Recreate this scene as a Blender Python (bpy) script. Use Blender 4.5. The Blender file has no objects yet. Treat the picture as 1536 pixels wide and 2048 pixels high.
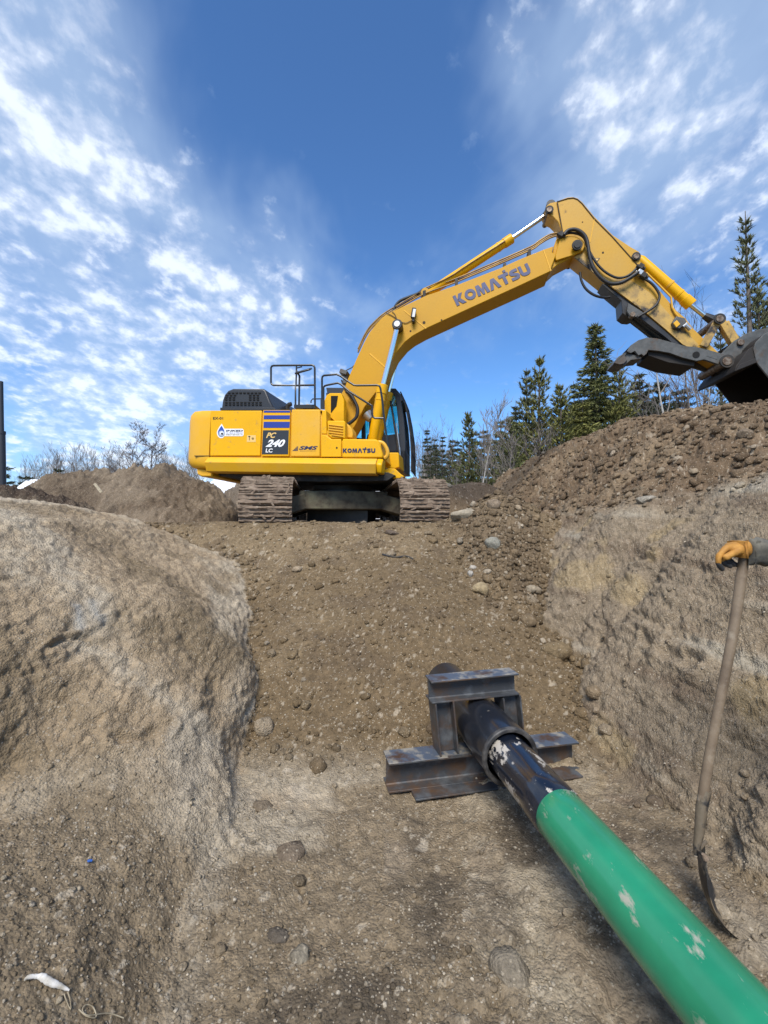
import bpy, math, random
import numpy as np
from mathutils import Vector, Matrix, noise as mnoise
from mathutils.bvhtree import BVHTree
R = math.radians
random.seed(7)
rng = np.random.default_rng(7)
sc = bpy.context.scene
COL = sc.collection

# ---------------------------------------------------------------- camera
F_PX, H_EYE, PITCH = 900.0, 1.55, math.atan(26 / 900.0)
cam_d = bpy.data.cameras.new('camera')
cam_d.sensor_fit = 'VERTICAL'
cam_d.sensor_height = 24.0
cam_d.lens = 24.0 * F_PX / 2048.0
cam_d.clip_start, cam_d.clip_end = 0.05, 3000
cam = bpy.data.objects.new('camera', cam_d)
cam.location = (0, 0, H_EYE)
cam.rotation_euler = (R(90) + PITCH, 0, 0)
COL.objects.link(cam)
sc.camera = cam

# ---------------------------------------------------------------- light
SUN_AZ, SUN_EL = R(192), R(50)      # azimuth clockwise from +Y, elevation
SKY_STRENGTH = 0.115
SUN_STRENGTH = 3.0
sc.view_settings.view_transform = 'Standard'
sc.view_settings.look = 'None'
sc.view_settings.gamma = 1.0
sc.view_settings.exposure = 0.70
sc.view_settings.use_curve_mapping = False

sun_d = bpy.data.lights.new('sun', 'SUN')
sun_d.energy = SUN_STRENGTH
sun_d.angle = R(24)
sun_d.color = (1.0, 0.94, 0.85)
sun = bpy.data.objects.new('sun', sun_d)
sdir = Vector((math.sin(SUN_AZ) * math.cos(SUN_EL), math.cos(SUN_AZ) * math.cos(SUN_EL), math.sin(SUN_EL)))
sun.rotation_euler = sdir.to_track_quat('Z', 'Y').to_euler()
COL.objects.link(sun)

world = bpy.data.worlds.new('World')
sc.world = world
world.use_nodes = True
wt = world.node_tree
wt.nodes.clear()
def WN(t, **kw):
    n = wt.nodes.new(t)
    for k, v in kw.items():
        setattr(n, k, v)
    return n
def wl(a, b): wt.links.new(a, b)
def wmath(op, a, b=None, clamp=False):
    n = WN('ShaderNodeMath', operation=op, use_clamp=clamp)
    for i, x in enumerate((a, b)):
        if x is None: continue
        if isinstance(x, (int, float)): n.inputs[i].default_value = x
        else: wl(x, n.inputs[i])
    return n.outputs[0]
def wramp(x, lo, hi, a=0.0, b=1.0):
    n = WN('ShaderNodeMapRange', interpolation_type='SMOOTHSTEP')
    wl(x, n.inputs[0])
    for i, v in zip((1, 2, 3, 4), (lo, hi, a, b)): n.inputs[i].default_value = v
    return n.outputs[0]
sky = WN('ShaderNodeTexSky', sky_type='NISHITA')
sky.sun_disc = False
sky.sun_elevation = SUN_EL
sky.sun_rotation = SUN_AZ
sky.altitude = 900
sky.air_density = 1.0
sky.dust_density = 0.2
sky.ozone_density = 2.2
tc = WN('ShaderNodeTexCoord')
sep = WN('ShaderNodeSeparateXYZ'); wl(tc.outputs['Generated'], sep.inputs[0])
dx, dy, dz = sep.outputs
# thin high cloud: noise laid on a flat layer overhead (direction projected to the layer)
zz = wmath('ADD', wmath('MAXIMUM', dz, 0.0), 0.30)
px_, py_ = wmath('DIVIDE', dx, zz), wmath('DIVIDE', dy, zz)
cmb = WN('ShaderNodeCombineXYZ'); wl(px_, cmb.inputs[0]); wl(py_, cmb.inputs[1])
mp = WN('ShaderNodeMapping'); wl(cmb.outputs[0], mp.inputs[0])
mp.inputs['Rotation'].default_value = (0, 0, R(-32))
mp.inputs['Scale'].default_value = (1.1, 0.9, 1.0)
def wnoise(scale, detail, rough, dist=0.0, loc=(0, 0, 0), vec=None, sc3=(1, 1, 1)):
    m = WN('ShaderNodeMapping'); wl(vec or mp.outputs[0], m.inputs[0])
    m.inputs['Location'].default_value = loc; m.inputs['Scale'].default_value = sc3
    n = WN('ShaderNodeTexNoise')
    wl(m.outputs[0], n.inputs['Vector'])
    n.inputs['Scale'].default_value = scale; n.inputs['Detail'].default_value = detail
    n.inputs['Roughness'].default_value = rough; n.inputs['Distortion'].default_value = dist
    return n.outputs[0]
puff = wnoise(11.0, 6, 0.55, 0.15, (3.1, 1.7, 0))
fine = wnoise(27.0, 5, 0.55, 0.0, (1.1, 5.2, 0))
broad = wnoise(2.6, 4, 0.55, 0.2, (4.6, 8.4, 0))
veil = wnoise(2.1, 6, 0.6, 0.4, (4.2, 0.4, 0), None, (1.0, 0.55, 1))
ang = wmath('DIVIDE', dx, wmath('ADD', wmath('ABSOLUTE', dy), 0.25))
angl = wmath('ADD', ang, wmath('MULTIPLY', wmath('SUBTRACT', wmath('MAXIMUM', dz, 0.40), 0.43), 1.3))
left = wramp(angl, -0.34, 0.24, 1.0, 0.0)
right = wmath('MULTIPLY', wramp(ang, -0.02, 0.38, 0.0, 0.72), wramp(dz, 0.22, 0.55, 0.30, 1.0))
cov = wmath('MAXIMUM', left, right)
cov = wmath('ADD', cov, wmath('MULTIPLY', wmath('SUBTRACT', wramp(broad, .3, .7), 0.5), 0.50))
dens = wmath('ADD', wmath('MULTIPLY', wramp(puff, .3, .7), 0.50), wmath('MULTIPLY', wramp(fine, .3, .7), 0.22))
dens = wmath('ADD', dens, wmath('MULTIPLY', cov, 0.62))
c1 = wramp(dens, 0.58, 1.34, 0.0, 0.88)
c2 = wramp(wmath('ADD', veil, wmath('MULTIPLY', cov, 0.55)), 0.58, 1.15, 0.0, 0.66)
cl = wmath('MAXIMUM', c1, c2)
cl = wmath('MULTIPLY', cl, wramp(dz, -0.02, 0.04, 0.2, 1.0), clamp=True)
# cloud body tone: brighter where thick, bluish grey where thin or low
ccol = WN('ShaderNodeMix', data_type='RGBA')
wl(wramp(dens, 0.75, 1.25), ccol.inputs['Factor'])
ccol.inputs['A'].default_value = (2.7, 3.6, 5.0, 1)
ccol.inputs['B'].default_value = (5.6, 6.1, 6.9, 1)
skyc = WN('ShaderNodeMix', data_type='RGBA', blend_type='MULTIPLY')
skyc.inputs['Factor'].default_value = 1.0
wl(sky.outputs[0], skyc.inputs['A'])
skyc.inputs['B'].default_value = (0.58, 0.86, 1.12, 1)
mixc = WN('ShaderNodeMix', data_type='RGBA')
wl(cl, mixc.inputs['Factor']); wl(skyc.outputs['Result'], mixc.inputs['A']); wl(ccol.outputs['Result'], mixc.inputs['B'])
bg = WN('ShaderNodeBackground'); bg.inputs[1].default_value = SKY_STRENGTH
wl(mixc.outputs['Result'], bg.inputs[0])
wo = WN('ShaderNodeOutputWorld'); wl(bg.outputs[0], wo.inputs[0])

# ---------------------------------------------------------------- authoring helpers
def ray(x, y):
    a, b = (x - 768) / F_PX, (1024 - y) / F_PX
    c, s = math.cos(PITCH), math.sin(PITCH)
    return Vector((a, c - b * s, s + b * c))
EYE = Vector((0, 0, H_EYE))
def PW(x, y, Y):
    d = ray(x, y); return EYE + d * (Y / d.y)
def PZ(x, y, z):
    d = ray(x, y); return EYE + d * ((z - H_EYE) / d.z)

def tag(o, label=None, cat=None, group=None, kind=None):
    if label: o['label'] = label
    if cat: o['category'] = cat
    if group: o['group'] = group
    if kind: o['kind'] = kind
    return o
def empty(name, loc=(0, 0, 0), rot=(0, 0, 0)):
    o = bpy.data.objects.new(name, None); COL.objects.link(o)
    o.location = loc; o.rotation_euler = rot; o.empty_display_size = 0.2
    return o
def mesh_from(name, V, Fc, mat=None, smooth=None):
    me = bpy.data.meshes.new(name)
    me.from_pydata([tuple(v) for v in V], [], Fc)
    me.update()
    if mat: me.materials.append(mat)
    if smooth is not None:
        me.polygons.foreach_set('use_smooth', [True] * len(me.polygons))
        if smooth < 180: me.set_sharp_from_angle(angle=R(smooth))
    return me
def mesh_np(name, V, Fc, mat=None, smooth=False):
    me = bpy.data.meshes.new(name)
    V = np.asarray(V, dtype=np.float32); Fc = np.asarray(Fc, dtype=np.int32)
    k = Fc.shape[1]
    me.vertices.add(len(V)); me.vertices.foreach_set('co', V.ravel())
    me.loops.add(Fc.size); me.loops.foreach_set('vertex_index', Fc.ravel())
    me.polygons.add(len(Fc)); me.polygons.foreach_set('loop_start', np.arange(0, Fc.size, k, dtype=np.int32))
    me.polygons.foreach_set('loop_total', np.full(len(Fc), k, dtype=np.int32))
    me.update(calc_edges=True)
    if smooth: me.polygons.foreach_set('use_smooth', np.ones(len(Fc), dtype=bool))
    if mat: me.materials.append(mat)
    return me
def link(name, me, parent=None):
    o = bpy.data.objects.new(name, me); COL.objects.link(o)
    if parent: o.parent = parent
    return o
class MB:
    """collects shapes; build() links them as ONE mesh object"""
    def __init__(s): s.v, s.f = [], []
    def add(s, V, Fc):
        n = len(s.v); s.v += [Vector(v) for v in V]; s.f += [tuple(i + n for i in f) for f in Fc]; return s
    def loop_prism(s, A, B):
        n = len(A)
        fs = [tuple(range(n))[::-1], tuple(range(n, 2 * n))]
        fs += [(i, (i + 1) % n, n + (i + 1) % n, n + i) for i in range(n)]
        return s.add(list(A) + list(B), fs)
    def prism(s, uv, l0, l1):
        return s.loop_prism([(u, l0, v) for u, v in uv], [(u, l1, v) for u, v in uv])
    def box(s, c, d, M=None):
        x, y, z = (k / 2 for k in d)
        V = [Vector((a * x, b * y, e * z)) for a in (-1, 1) for b in (-1, 1) for e in (-1, 1)]
        if M is not None: V = [M @ v for v in V]
        V = [v + Vector(c) for v in V]
        return s.add(V, [(0, 1, 3, 2), (4, 6, 7, 5), (0, 4, 5, 1), (2, 3, 7, 6), (0, 2, 6, 4), (1, 5, 7, 3)])
    def tube(s, P, r, n=8, cap=True):
        P = [Vector(p) for p in P]
        if not hasattr(r, '__len__'): r = [r] * len(P)
        V, fs, up = [], [], None
        for i, p in enumerate(P):
            t = (P[min(i + 1, len(P) - 1)] - P[max(i - 1, 0)]).normalized()
            if up is None:
                up = Vector((0, 0, 1)) if abs(t.z) < .9 else Vector((1, 0, 0))
            a = (up - t * up.dot(t))
            a = a.normalized() if a.length > 1e-5 else t.orthogonal().normalized()
            up = a; b = t.cross(a)
            for k in range(n):
                q = 2 * math.pi * k / n
                V.append(p + (a * math.cos(q) + b * math.sin(q)) * r[i])
        for i in range(len(P) - 1):
            for k in range(n):
                fs.append((i * n + k, i * n + (k + 1) % n, (i + 1) * n + (k + 1) % n, (i + 1) * n + k))
        if cap: fs += [tuple(range(n))[::-1], tuple(range((len(P) - 1) * n, len(P) * n))]
        return s.add(V, fs)
    def cyl(s, a, b, r, n=20): return s.tube([a, b], r, n)
    def build(s, name, mat, parent=None, bevel=0, smooth=35, seg=2):
        me = mesh_from(name, s.v, s.f, mat, smooth)
        o = link(name, me, parent)
        if bevel:
            m = o.modifiers.new('bevel', 'BEVEL'); m.width = bevel; m.segments = seg
            m.limit_method = 'ANGLE'; m.angle_limit = R(38); m.harden_normals = False
        return o
def spline(P, n=6):
    P = [Vector(p) for p in P]; out = []
    for i in range(len(P) - 1):
        a, b, c, d = P[max(i - 1, 0)], P[i], P[i + 1], P[min(i + 2, len(P) - 1)]
        for k in range(n):
            t = k / n
            out.append(0.5 * ((2 * b) + (c - a) * t + (2 * a - 5 * b + 4 * c - d) * t * t + (3 * b - a - 3 * c + d) * t ** 3))
    out.append(P[-1]); return out

# ---------------------------------------------------------------- materials
def mat(name, base, rough=0.6, metal=0.0, var=None, vscale=6.0, vpos=(0.4, 0.65), bump=0.0, bscale=60.0, spec=None,
        var2=None, v2scale=1.5, v2pos=(0.55, 0.62), detail=5, coat=0.0, island=0.0):
    m = bpy.data.materials.new(name); m.use_nodes = True
    nt = m.node_tree; b = nt.nodes['Principled BSDF']
    b.inputs['Base Color'].default_value = (*base, 1)
    b.inputs['Roughness'].default_value = rough
    b.inputs['Metallic'].default_value = metal
    if spec is not None: b.inputs['Specular IOR Level'].default_value = spec
    if coat: b.inputs['Coat Weight'].default_value = coat; b.inputs['Coat Roughness'].default_value = .1
    t = nt.nodes.new('ShaderNodeTexCoord')
    last = None
    def layer(col, scale, pos, prev, seed, rmap=None):
        n = nt.nodes.new('ShaderNodeTexNoise'); n.inputs['Scale'].default_value = scale
        n.inputs['Detail'].default_value = detail; n.inputs['Roughness'].default_value = .62
        mpn = nt.nodes.new('ShaderNodeMapping'); mpn.inputs['Location'].default_value = (seed, seed * 1.7, seed * .3)
        nt.links.new(t.outputs['Object'], mpn.inputs[0]); nt.links.new(mpn.outputs[0], n.inputs['Vector'])
        r = nt.nodes.new('ShaderNodeMapRange'); r.inputs[1].default_value, r.inputs[2].default_value = pos
        nt.links.new(n.outputs[0], r.inputs[0])
        x = nt.nodes.new('ShaderNodeMix'); x.data_type = 'RGBA'
        nt.links.new(r.outputs[0], x.inputs['Factor'])
        if prev is None: x.inputs['A'].default_value = (*base, 1)
        else: nt.links.new(prev, x.inputs['A'])
        x.inputs['B'].default_value = (*col, 1)
        return x.outputs['Result']
    if var: last = layer(var, vscale, vpos, last, 2.3)
    if var2: last = layer(var2, v2scale, v2pos, last, 9.1)
    if island:
        g = nt.nodes.new('ShaderNodeNewGeometry')
        hs = nt.nodes.new('ShaderNodeHueSaturation')
        r = nt.nodes.new('ShaderNodeMapRange'); r.inputs[3].default_value = 1 - island; r.inputs[4].default_value = 1 + island
        nt.links.new(g.outputs['Random Per Island'], r.inputs[0]); nt.links.new(r.outputs[0], hs.inputs['Value'])
        if last is None: hs.inputs['Color'].default_value = (*base, 1)
        else: nt.links.new(last, hs.inputs['Color'])
        last = hs.outputs[0]
    if last is not None: nt.links.new(last, b.inputs['Base Color'])
    if bump:
        n = nt.nodes.new('ShaderNodeTexNoise'); n.inputs['Scale'].default_value = bscale; n.inputs['Detail'].default_value = 4
        nt.links.new(t.outputs['Object'], n.inputs['Vector'])
        bp = nt.nodes.new('ShaderNodeBump'); bp.inputs['Strength'].default_value = 1.0; bp.inputs['Distance'].default_value = bump
        nt.links.new(n.outputs[0], bp.inputs['Height']); nt.links.new(bp.outputs[0], b.inputs['Normal'])
    return m
M = {}
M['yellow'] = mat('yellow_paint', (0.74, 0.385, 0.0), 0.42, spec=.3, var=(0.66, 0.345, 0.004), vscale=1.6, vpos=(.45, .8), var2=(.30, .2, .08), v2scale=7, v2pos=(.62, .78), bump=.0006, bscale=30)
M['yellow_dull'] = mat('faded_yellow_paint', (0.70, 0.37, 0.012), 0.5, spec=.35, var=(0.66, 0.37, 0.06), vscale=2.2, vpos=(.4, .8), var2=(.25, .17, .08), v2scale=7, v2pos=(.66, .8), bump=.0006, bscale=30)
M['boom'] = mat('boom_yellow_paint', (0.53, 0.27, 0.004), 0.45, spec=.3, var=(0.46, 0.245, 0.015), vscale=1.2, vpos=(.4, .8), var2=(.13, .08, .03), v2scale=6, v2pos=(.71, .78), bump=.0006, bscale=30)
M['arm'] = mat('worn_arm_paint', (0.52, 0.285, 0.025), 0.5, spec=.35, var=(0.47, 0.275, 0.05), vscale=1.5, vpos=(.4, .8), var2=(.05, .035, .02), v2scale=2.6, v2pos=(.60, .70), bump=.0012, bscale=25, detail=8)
M['arm_dirty'] = mat('greasy_arm_paint', (0.50, 0.31, 0.07), 0.55, var=(0.28, 0.18, 0.06), vscale=4, vpos=(.45, .65), var2=(.025, .018, .012), v2scale=3.2, v2pos=(.53, .62), bump=.0015, bscale=25, detail=8)
M['black'] = mat('black_metal', (0.012, 0.012, 0.013), 0.45, var=(.03, .027, .024), vscale=5)
M['blackmud_shade'] = mat('muddy_or_shaded_black_steel', (0.018, 0.017, 0.016), 0.7, var=(.07, .055, .04), vscale=6, vpos=(.5, .7), bump=.004, bscale=18)
M['hood'] = mat('charcoal_hood', (0.018, 0.021, 0.027), 0.42)
M['rail'] = mat('black_rail', (0.015, 0.017, 0.019), 0.35)
M['rubber'] = mat('rubber_hose', (0.014, 0.013, 0.013), 0.5)
M['chrome'] = mat('chrome_rod', (0.72, 0.72, 0.72), 0.12, 1.0)
M['pin'] = mat('rusty_pin', (0.10, 0.06, 0.035), 0.5, 0.5, var=(.25, .2, .15), vscale=20)
M['steelgrey'] = mat('worn_grey_steel', (0.065, 0.067, 0.064), 0.6, 0.25, var=(.11, .11, .105), vscale=6, var2=(.08, .05, .03), v2scale=3, v2pos=(.52, .66), bump=.002, bscale=14)
M['bucketin'] = mat('shade_darkened_steel', (0.022, 0.018, 0.015), 0.7, 0.2, var=(.02, .016, .014), vscale=4, bump=.003, bscale=14)  # grey steel darkened: shade of the inner faces put into the colour
M['mud'] = mat('caked_mud', (0.25, 0.19, 0.14), 0.92, var=(.15, .11, .08), vscale=9, vpos=(.35, .65), var2=(.30, .25, .19), v2scale=14, v2pos=(.58, .7), bump=.02, bscale=16, spec=.2)
M['mudplate'] = mat('mud_streaked_plate', (0.12, 0.10, 0.065), 0.85, var=(.06, .045, .03), vscale=7, vpos=(.4, .65), var2=(.17, .16, .10), v2scale=3, v2pos=(.5, .7), bump=.006, bscale=20)
M['blue'] = mat('blue_vinyl', (0.012, 0.035, 0.27), 0.4)
M['navy'] = mat('navy_lettering', (0.018, 0.022, 0.075), 0.4)
M['boomtext'] = mat('faded_navy_lettering', (0.035, 0.045, 0.13), 0.45, var=(.055, .065, .15), vscale=6)
M['panelblack'] = mat('dark_badge_panel', (0.022, 0.026, 0.032), 0.35)
M['white'] = mat('white_vinyl', (0.78, 0.78, 0.78), 0.45)
M['cream'] = mat('cream_vinyl', (0.72, 0.48, 0.16), 0.45)
M['seam'] = mat('seam_shadow_gap', (0.05, 0.03, 0.01), 0.8)
M['brownpipe'] = mat('oily_hard_line', (0.20, 0.12, 0.04), 0.45, 0.3, var=(.35, .22, .06), vscale=5)
M['lampglass'] = mat('lamp_lens', (0.7, 0.7, 0.68), 0.15)
M['silver'] = mat('bare_metal', (0.5, 0.5, 0.48), 0.35, 0.8)
M['slot'] = mat('vent_opening', (0.004, 0.004, 0.004), 0.9)
M['seat'] = mat('dark_seat_fabric', (0.02, 0.02, 0.022), 0.9)
def glassmat():
    m = bpy.data.materials.new('tinted_glass'); m.use_nodes = True; nt = m.node_tree; nt.nodes.clear()
    a = nt.nodes.new('ShaderNodeBsdfTransparent'); a.inputs[0].default_value = (.48, .86, .88, 1)
    g = nt.nodes.new('ShaderNodeBsdfGlossy'); g.inputs['Roughness'].default_value = .03
    x = nt.nodes.new('ShaderNodeMixShader'); x.inputs[0].default_value = .1
    o = nt.nodes.new('ShaderNodeOutputMaterial')
    nt.links.new(a.outputs[0], x.inputs[1]); nt.links.new(g.outputs[0], x.inputs[2]); nt.links.new(x.outputs[0], o.inputs[0])
    return m
M['glass'] = glassmat()

# ---------------------------------------------------------------- numpy noise
def _h(ix, iy, iz, seed):
    h = (ix.astype(np.uint32) * np.uint32(374761393) + iy.astype(np.uint32) * np.uint32(668265263)
         + iz.astype(np.uint32) * np.uint32(2147483647) + np.uint32((seed * 974711) & 0xffffffff))
    h ^= h >> np.uint32(13); h *= np.uint32(1274126177); h ^= h >> np.uint32(16)
    h *= np.uint32(2246822519); h ^= h >> np.uint32(13)
    return h
def _hf(h): return (h & np.uint32(0xffff)).astype(np.float32) / 65535.0
def vnoise(P, seed=0):
    I = np.floor(P).astype(np.int64); f = (P - I).astype(np.float32)
    f = f * f * f * (f * (f * 6 - 15) + 10)
    out = np.zeros(len(P), np.float32)
    for a in (0, 1):
        wx = f[:, 0] if a else 1 - f[:, 0]
        for b in (0, 1):
            wy = f[:, 1] if b else 1 - f[:, 1]
            for c in (0, 1):
                wz = f[:, 2] if c else 1 - f[:, 2]
                out += wx * wy * wz * _hf(_h(I[:, 0] + a, I[:, 1] + b, I[:, 2] + c, seed))
    return out * 2 - 1
def fbm(P, scale, octs=4, seed=0, gain=.5):
    s = 0; a = 1.0; t = 0
    for i in range(octs):
        s = s + a * vnoise(P * (scale * 2.03 ** i) + i * 7.3, seed + i); t += a; a *= gain
    return s / t
def pebble(P, cell, dens, seed, flat=.75, rmin=.2):
    """domes scattered on a jittered lattice: height in metres, id value 0..1"""
    Q = P / cell; I0 = np.floor(Q - .5).astype(np.int64)
    H = np.zeros(len(P), np.float32); ID = np.zeros(len(P), np.float32)
    for a in (0, 1):
        for b in (0, 1):
            for c in (0, 1):
                I = I0 + np.array([a, b, c])
                h = _h(I[:, 0], I[:, 1], I[:, 2], seed)
                j = np.stack([_hf(h), _hf(h >> np.uint32(8)), _hf(h >> np.uint32(16))], 1)
                h2 = _h(I[:, 1], I[:, 2], I[:, 0], seed + 55)
                r = rmin + (.5 - rmin) * _hf(h2) ** 1.5
                on = _hf(h2 >> np.uint32(9)) < dens
                ctr = I + .25 + .5 * j
                d2 = ((Q - ctr) ** 2).sum(1)
                hh = np.where(on, np.sqrt(np.maximum(0, r * r - d2)), 0) * flat
                m = hh > H
                H = np.where(m, hh, H); ID = np.where(m, _hf(h2 >> np.uint32(3)), ID)
    return H * cell, ID
def sstep(x, a, b):
    t = np.clip((x - a) / (b - a), 0, 1); return t * t * (3 - 2 * t)
# ================================================================ TERRAIN
M['soil'] = bpy.data.materials.new('soil'); M['soil'].use_nodes = True
def soil_nodes(m, attr=True, base=(.2, .15, .1), pebbles=True):
    nt = m.node_tree; b = nt.nodes['Principled BSDF']
    b.inputs['Roughness'].default_value = .95; b.inputs['Specular IOR Level'].default_value = .18
    t = nt.nodes.new('ShaderNodeTexCoord')
    if attr:
        a = nt.nodes.new('ShaderNodeAttribute'); a.attribute_name = 'Col'; c0 = a.outputs['Color']
    else:
        rgb = nt.nodes.new('ShaderNodeRGB'); rgb.outputs[0].default_value = (*base, 1); c0 = rgb.outputs[0]
    n1 = nt.nodes.new('ShaderNodeTexNoise'); n1.inputs['Scale'].default_value = 22; n1.inputs['Detail'].default_value = 9; n1.inputs['Roughness'].default_value = .78
    nt.links.new(t.outputs['Object'], n1.inputs['Vector'])
    r1 = nt.nodes.new('ShaderNodeMapRange'); r1.inputs[1].default_value = .3; r1.inputs[2].default_value = .72; r1.inputs[3].default_value = .55; r1.inputs[4].default_value = 1.45
    nt.links.new(n1.outputs[0], r1.inputs[0])
    mx = nt.nodes.new('ShaderNodeMix'); mx.data_type = 'RGBA'; mx.blend_type = 'MULTIPLY'; mx.inputs['Factor'].default_value = 1
    nt.links.new(c0, mx.inputs['A']); nt.links.new(r1.outputs[0], mx.inputs['B'])
    last = mx.outputs['Result']
    vo = nt.nodes.new('ShaderNodeTexVoronoi'); vo.inputs['Scale'].default_value = 85
    nt.links.new(t.outputs['Object'], vo.inputs['Vector'])
    # a few pale grit grains: pick cells by their random colour, keep their middles
    sp = nt.nodes.new('ShaderNodeSeparateColor'); nt.links.new(vo.outputs['Color'], sp.inputs[0])
    g1 = nt.nodes.new('ShaderNodeMath'); g1.operation = 'GREATER_THAN'; g1.inputs[1].default_value = .905; nt.links.new(sp.outputs[0], g1.inputs[0])
    g2 = nt.nodes.new('ShaderNodeMath'); g2.operation = 'LESS_THAN'; g2.inputs[1].default_value = .42; nt.links.new(vo.outputs['Distance'], g2.inputs[0])
    g3 = nt.nodes.new('ShaderNodeMath'); g3.operation = 'MULTIPLY'; nt.links.new(g1.outputs[0], g3.inputs[0]); nt.links.new(g2.outputs[0], g3.inputs[1])
    g4 = nt.nodes.new('ShaderNodeMath'); g4.operation = 'MULTIPLY'; nt.links.new(g3.outputs[0], g4.inputs[0]); g4.inputs[1].default_value = .75
    mg = nt.nodes.new('ShaderNodeMix'); mg.data_type = 'RGBA'; nt.links.new(g4.outputs[0], mg.inputs['Factor'])
    nt.links.new(last, mg.inputs['A']); mg.inputs['B'].default_value = (.43, .37, .28, 1)
    nt.links.new(mg.outputs['Result'], b.inputs['Base Color'])
    n2 = nt.nodes.new('ShaderNodeTexNoise'); n2.inputs['Scale'].default_value = 26; n2.inputs['Detail'].default_value = 9; n2.inputs['Roughness'].default_value = .74
    nt.links.new(t.outputs['Object'], n2.inputs['Vector'])
    vi = nt.nodes.new('ShaderNodeMath'); vi.operation = 'MULTIPLY'; vi.inputs[1].default_value = -.45; nt.links.new(vo.outputs['Distance'], vi.inputs[0])
    ad = nt.nodes.new('ShaderNodeMath'); ad.operation = 'ADD'; nt.links.new(n2.outputs[0], ad.inputs[0]); nt.links.new(vi.outputs[0], ad.inputs[1])
    bp = nt.nodes.new('ShaderNodeBump'); bp.inputs['Strength'].default_value = 1; bp.inputs['Distance'].default_value = .019
    nt.links.new(ad.outputs[0], bp.inputs['Height']); nt.links.new(bp.outputs[0], b.inputs['Normal'])
soil_nodes(M['soil'])

ZF = -0.08     # trench floor
def toeL(Y): return np.interp(Y, [-3, 1.5, 2.26, 2.8, 3.4, 4.6, 12, 30], [-.66, -.68, -.75, -.88, -.98, -1.12, -1.12, -1.12])
def toeR(Y): return np.interp(Y, [-3, 1.68, 1.84, 2.3, 2.9, 3.7, 5, 30], [2.75, 2.75, 1.68, 1.64, 1.52, 1.42, 1.18, 1.15])
DL_far = ([-9, 0, .06, .14, .30, .55, .92, 1.88, 2.6, 4, 30], [ZF, ZF, .12, .36, .62, .84, 1.08, 1.46, 1.60, 1.66, 1.5])
DL_near = ([-9, 0, .14, .34, .60, .94, .99, 1.10, 1.5, 2.2, 3.0, 4, 30], [ZF, ZF, .02, .15, .25, .37, .44, .60, 1.02, 1.48, 1.71, 1.75, 1.5])
DR = ([-9, 0, .12, .40, .85, 1.15, 1.60, 2.2, 2.95, 3.40, 4.7, 8, 12, 40], [ZF, ZF, .10, .44, 1.0, 1.38, 1.80, 2.36, 3.05, 3.15, 2.9, 2.0, 1.45, 1.4])
def smax(a, b, k=.06):
    h = np.clip(.5 + .5 * (a - b) / k, 0, 1); return b * (1 - h) + a * h + k * h * (1 - h)
def base_parts(X, Y):
    X = np.asarray(X, dtype=np.float64); Y = np.asarray(Y, dtype=np.float64)
    wob = .05 * np.sin(Y * 2.1 + .4) + .03 * np.sin(Y * 5.3 + 1)
    d = toeL(Y) - X + wob
    t = sstep(Y + .35 * (d - .6), 1.95, 3.55)
    zl = np.interp(d, *DL_near) * (1 - t) + np.interp(d, *DL_far) * t
    zl = zl + .22 * np.exp(-((Y - 4.7) / 1.7) ** 2) * sstep(d, 1.3, 2.3) * (1 - sstep(d, 4, 8))
    # far plateau settles
    zl = zl - .20 * sstep(Y, 5.4, 7.0) * sstep(d, .7, 1.7) * (1 - .6 * sstep(d, 2.6, 4))
    dr = X - toeR(Y) + .05 * np.sin(Y * 1.7 + 2) + .05 * np.sin(Y * 4.1) + .035 * np.sin(Y * 9.3 + 1.5 * np.sin(Y * 3.1)) + .07 * np.sin(Y * 2.6 + .5) * sstep(Y, 3, 4)
    zr = np.interp(dr, *DR)
    up = sstep(dr, 1.35, 2.95)
    zr = zr + up * np.interp(Y, [0, 4.5, 5.3, 6.5, 7.8, 9.7, 12.6, 15, 18, 24], [-.5, -.32, -.17, .08, .26, .33, .33, .22, -.5, -1.6]) * (1 - sstep(dr, 4.2, 9))
    zr = zr - .15 * np.exp(-((Y - 8.2) / 1.6) ** 2) * sstep(dr, .2, 1.2) * (1 - up)
    zf = np.interp(Y, [-3, 2.75, 3.1, 3.5, 3.9, 5, 6, 6.7, 7.0, 7.6, 9, 30], [ZF, ZF, -.01, .14, .34, .80, 1.25, 1.58, 1.585, 1.47, 1.41, 1.41])
    zf = zf - .17 * np.minimum(((X - .1) / 1.5) ** 2, 1.15) * sstep(Y, 3, 5) * (1 - sstep(Y, 6.0, 7.0)) + .17 * np.exp(-((X - .30) / .62) ** 2 - ((Y - 4.85) / .85) ** 2)
    rub = (.42 * np.exp(-((X - 1.8) / .6) ** 2 - ((Y - 6.7) / .95) ** 2) + .25 * np.exp(-((X - 1.5) / .35) ** 2 - ((Y - 5.6) / .7) ** 2)) * sstep(X, .75, 1.3)
    zf = zf + rub
    zf = zf + .10 * np.exp(-((X - (1.1 - .162 * Y)) / .13) ** 2) * (1 - sstep(Y, .2, .9)) * 1.0
    # mound behind the machine on the right
    zf = zf + 1.35 * np.exp(-((X - 2.6) / 1.5) ** 2 - ((Y - 12.8) / 1.6) ** 2)
    zf = zf + .75 * np.exp(-((X - 1.25) / .9) ** 2 - ((Y - 11.6) / .9) ** 2)
    return zl, zr, zf
def base_z(X, Y):
    zl, zr, zf = base_parts(X, Y)
    return smax(smax(zl, zf), zr)

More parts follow.
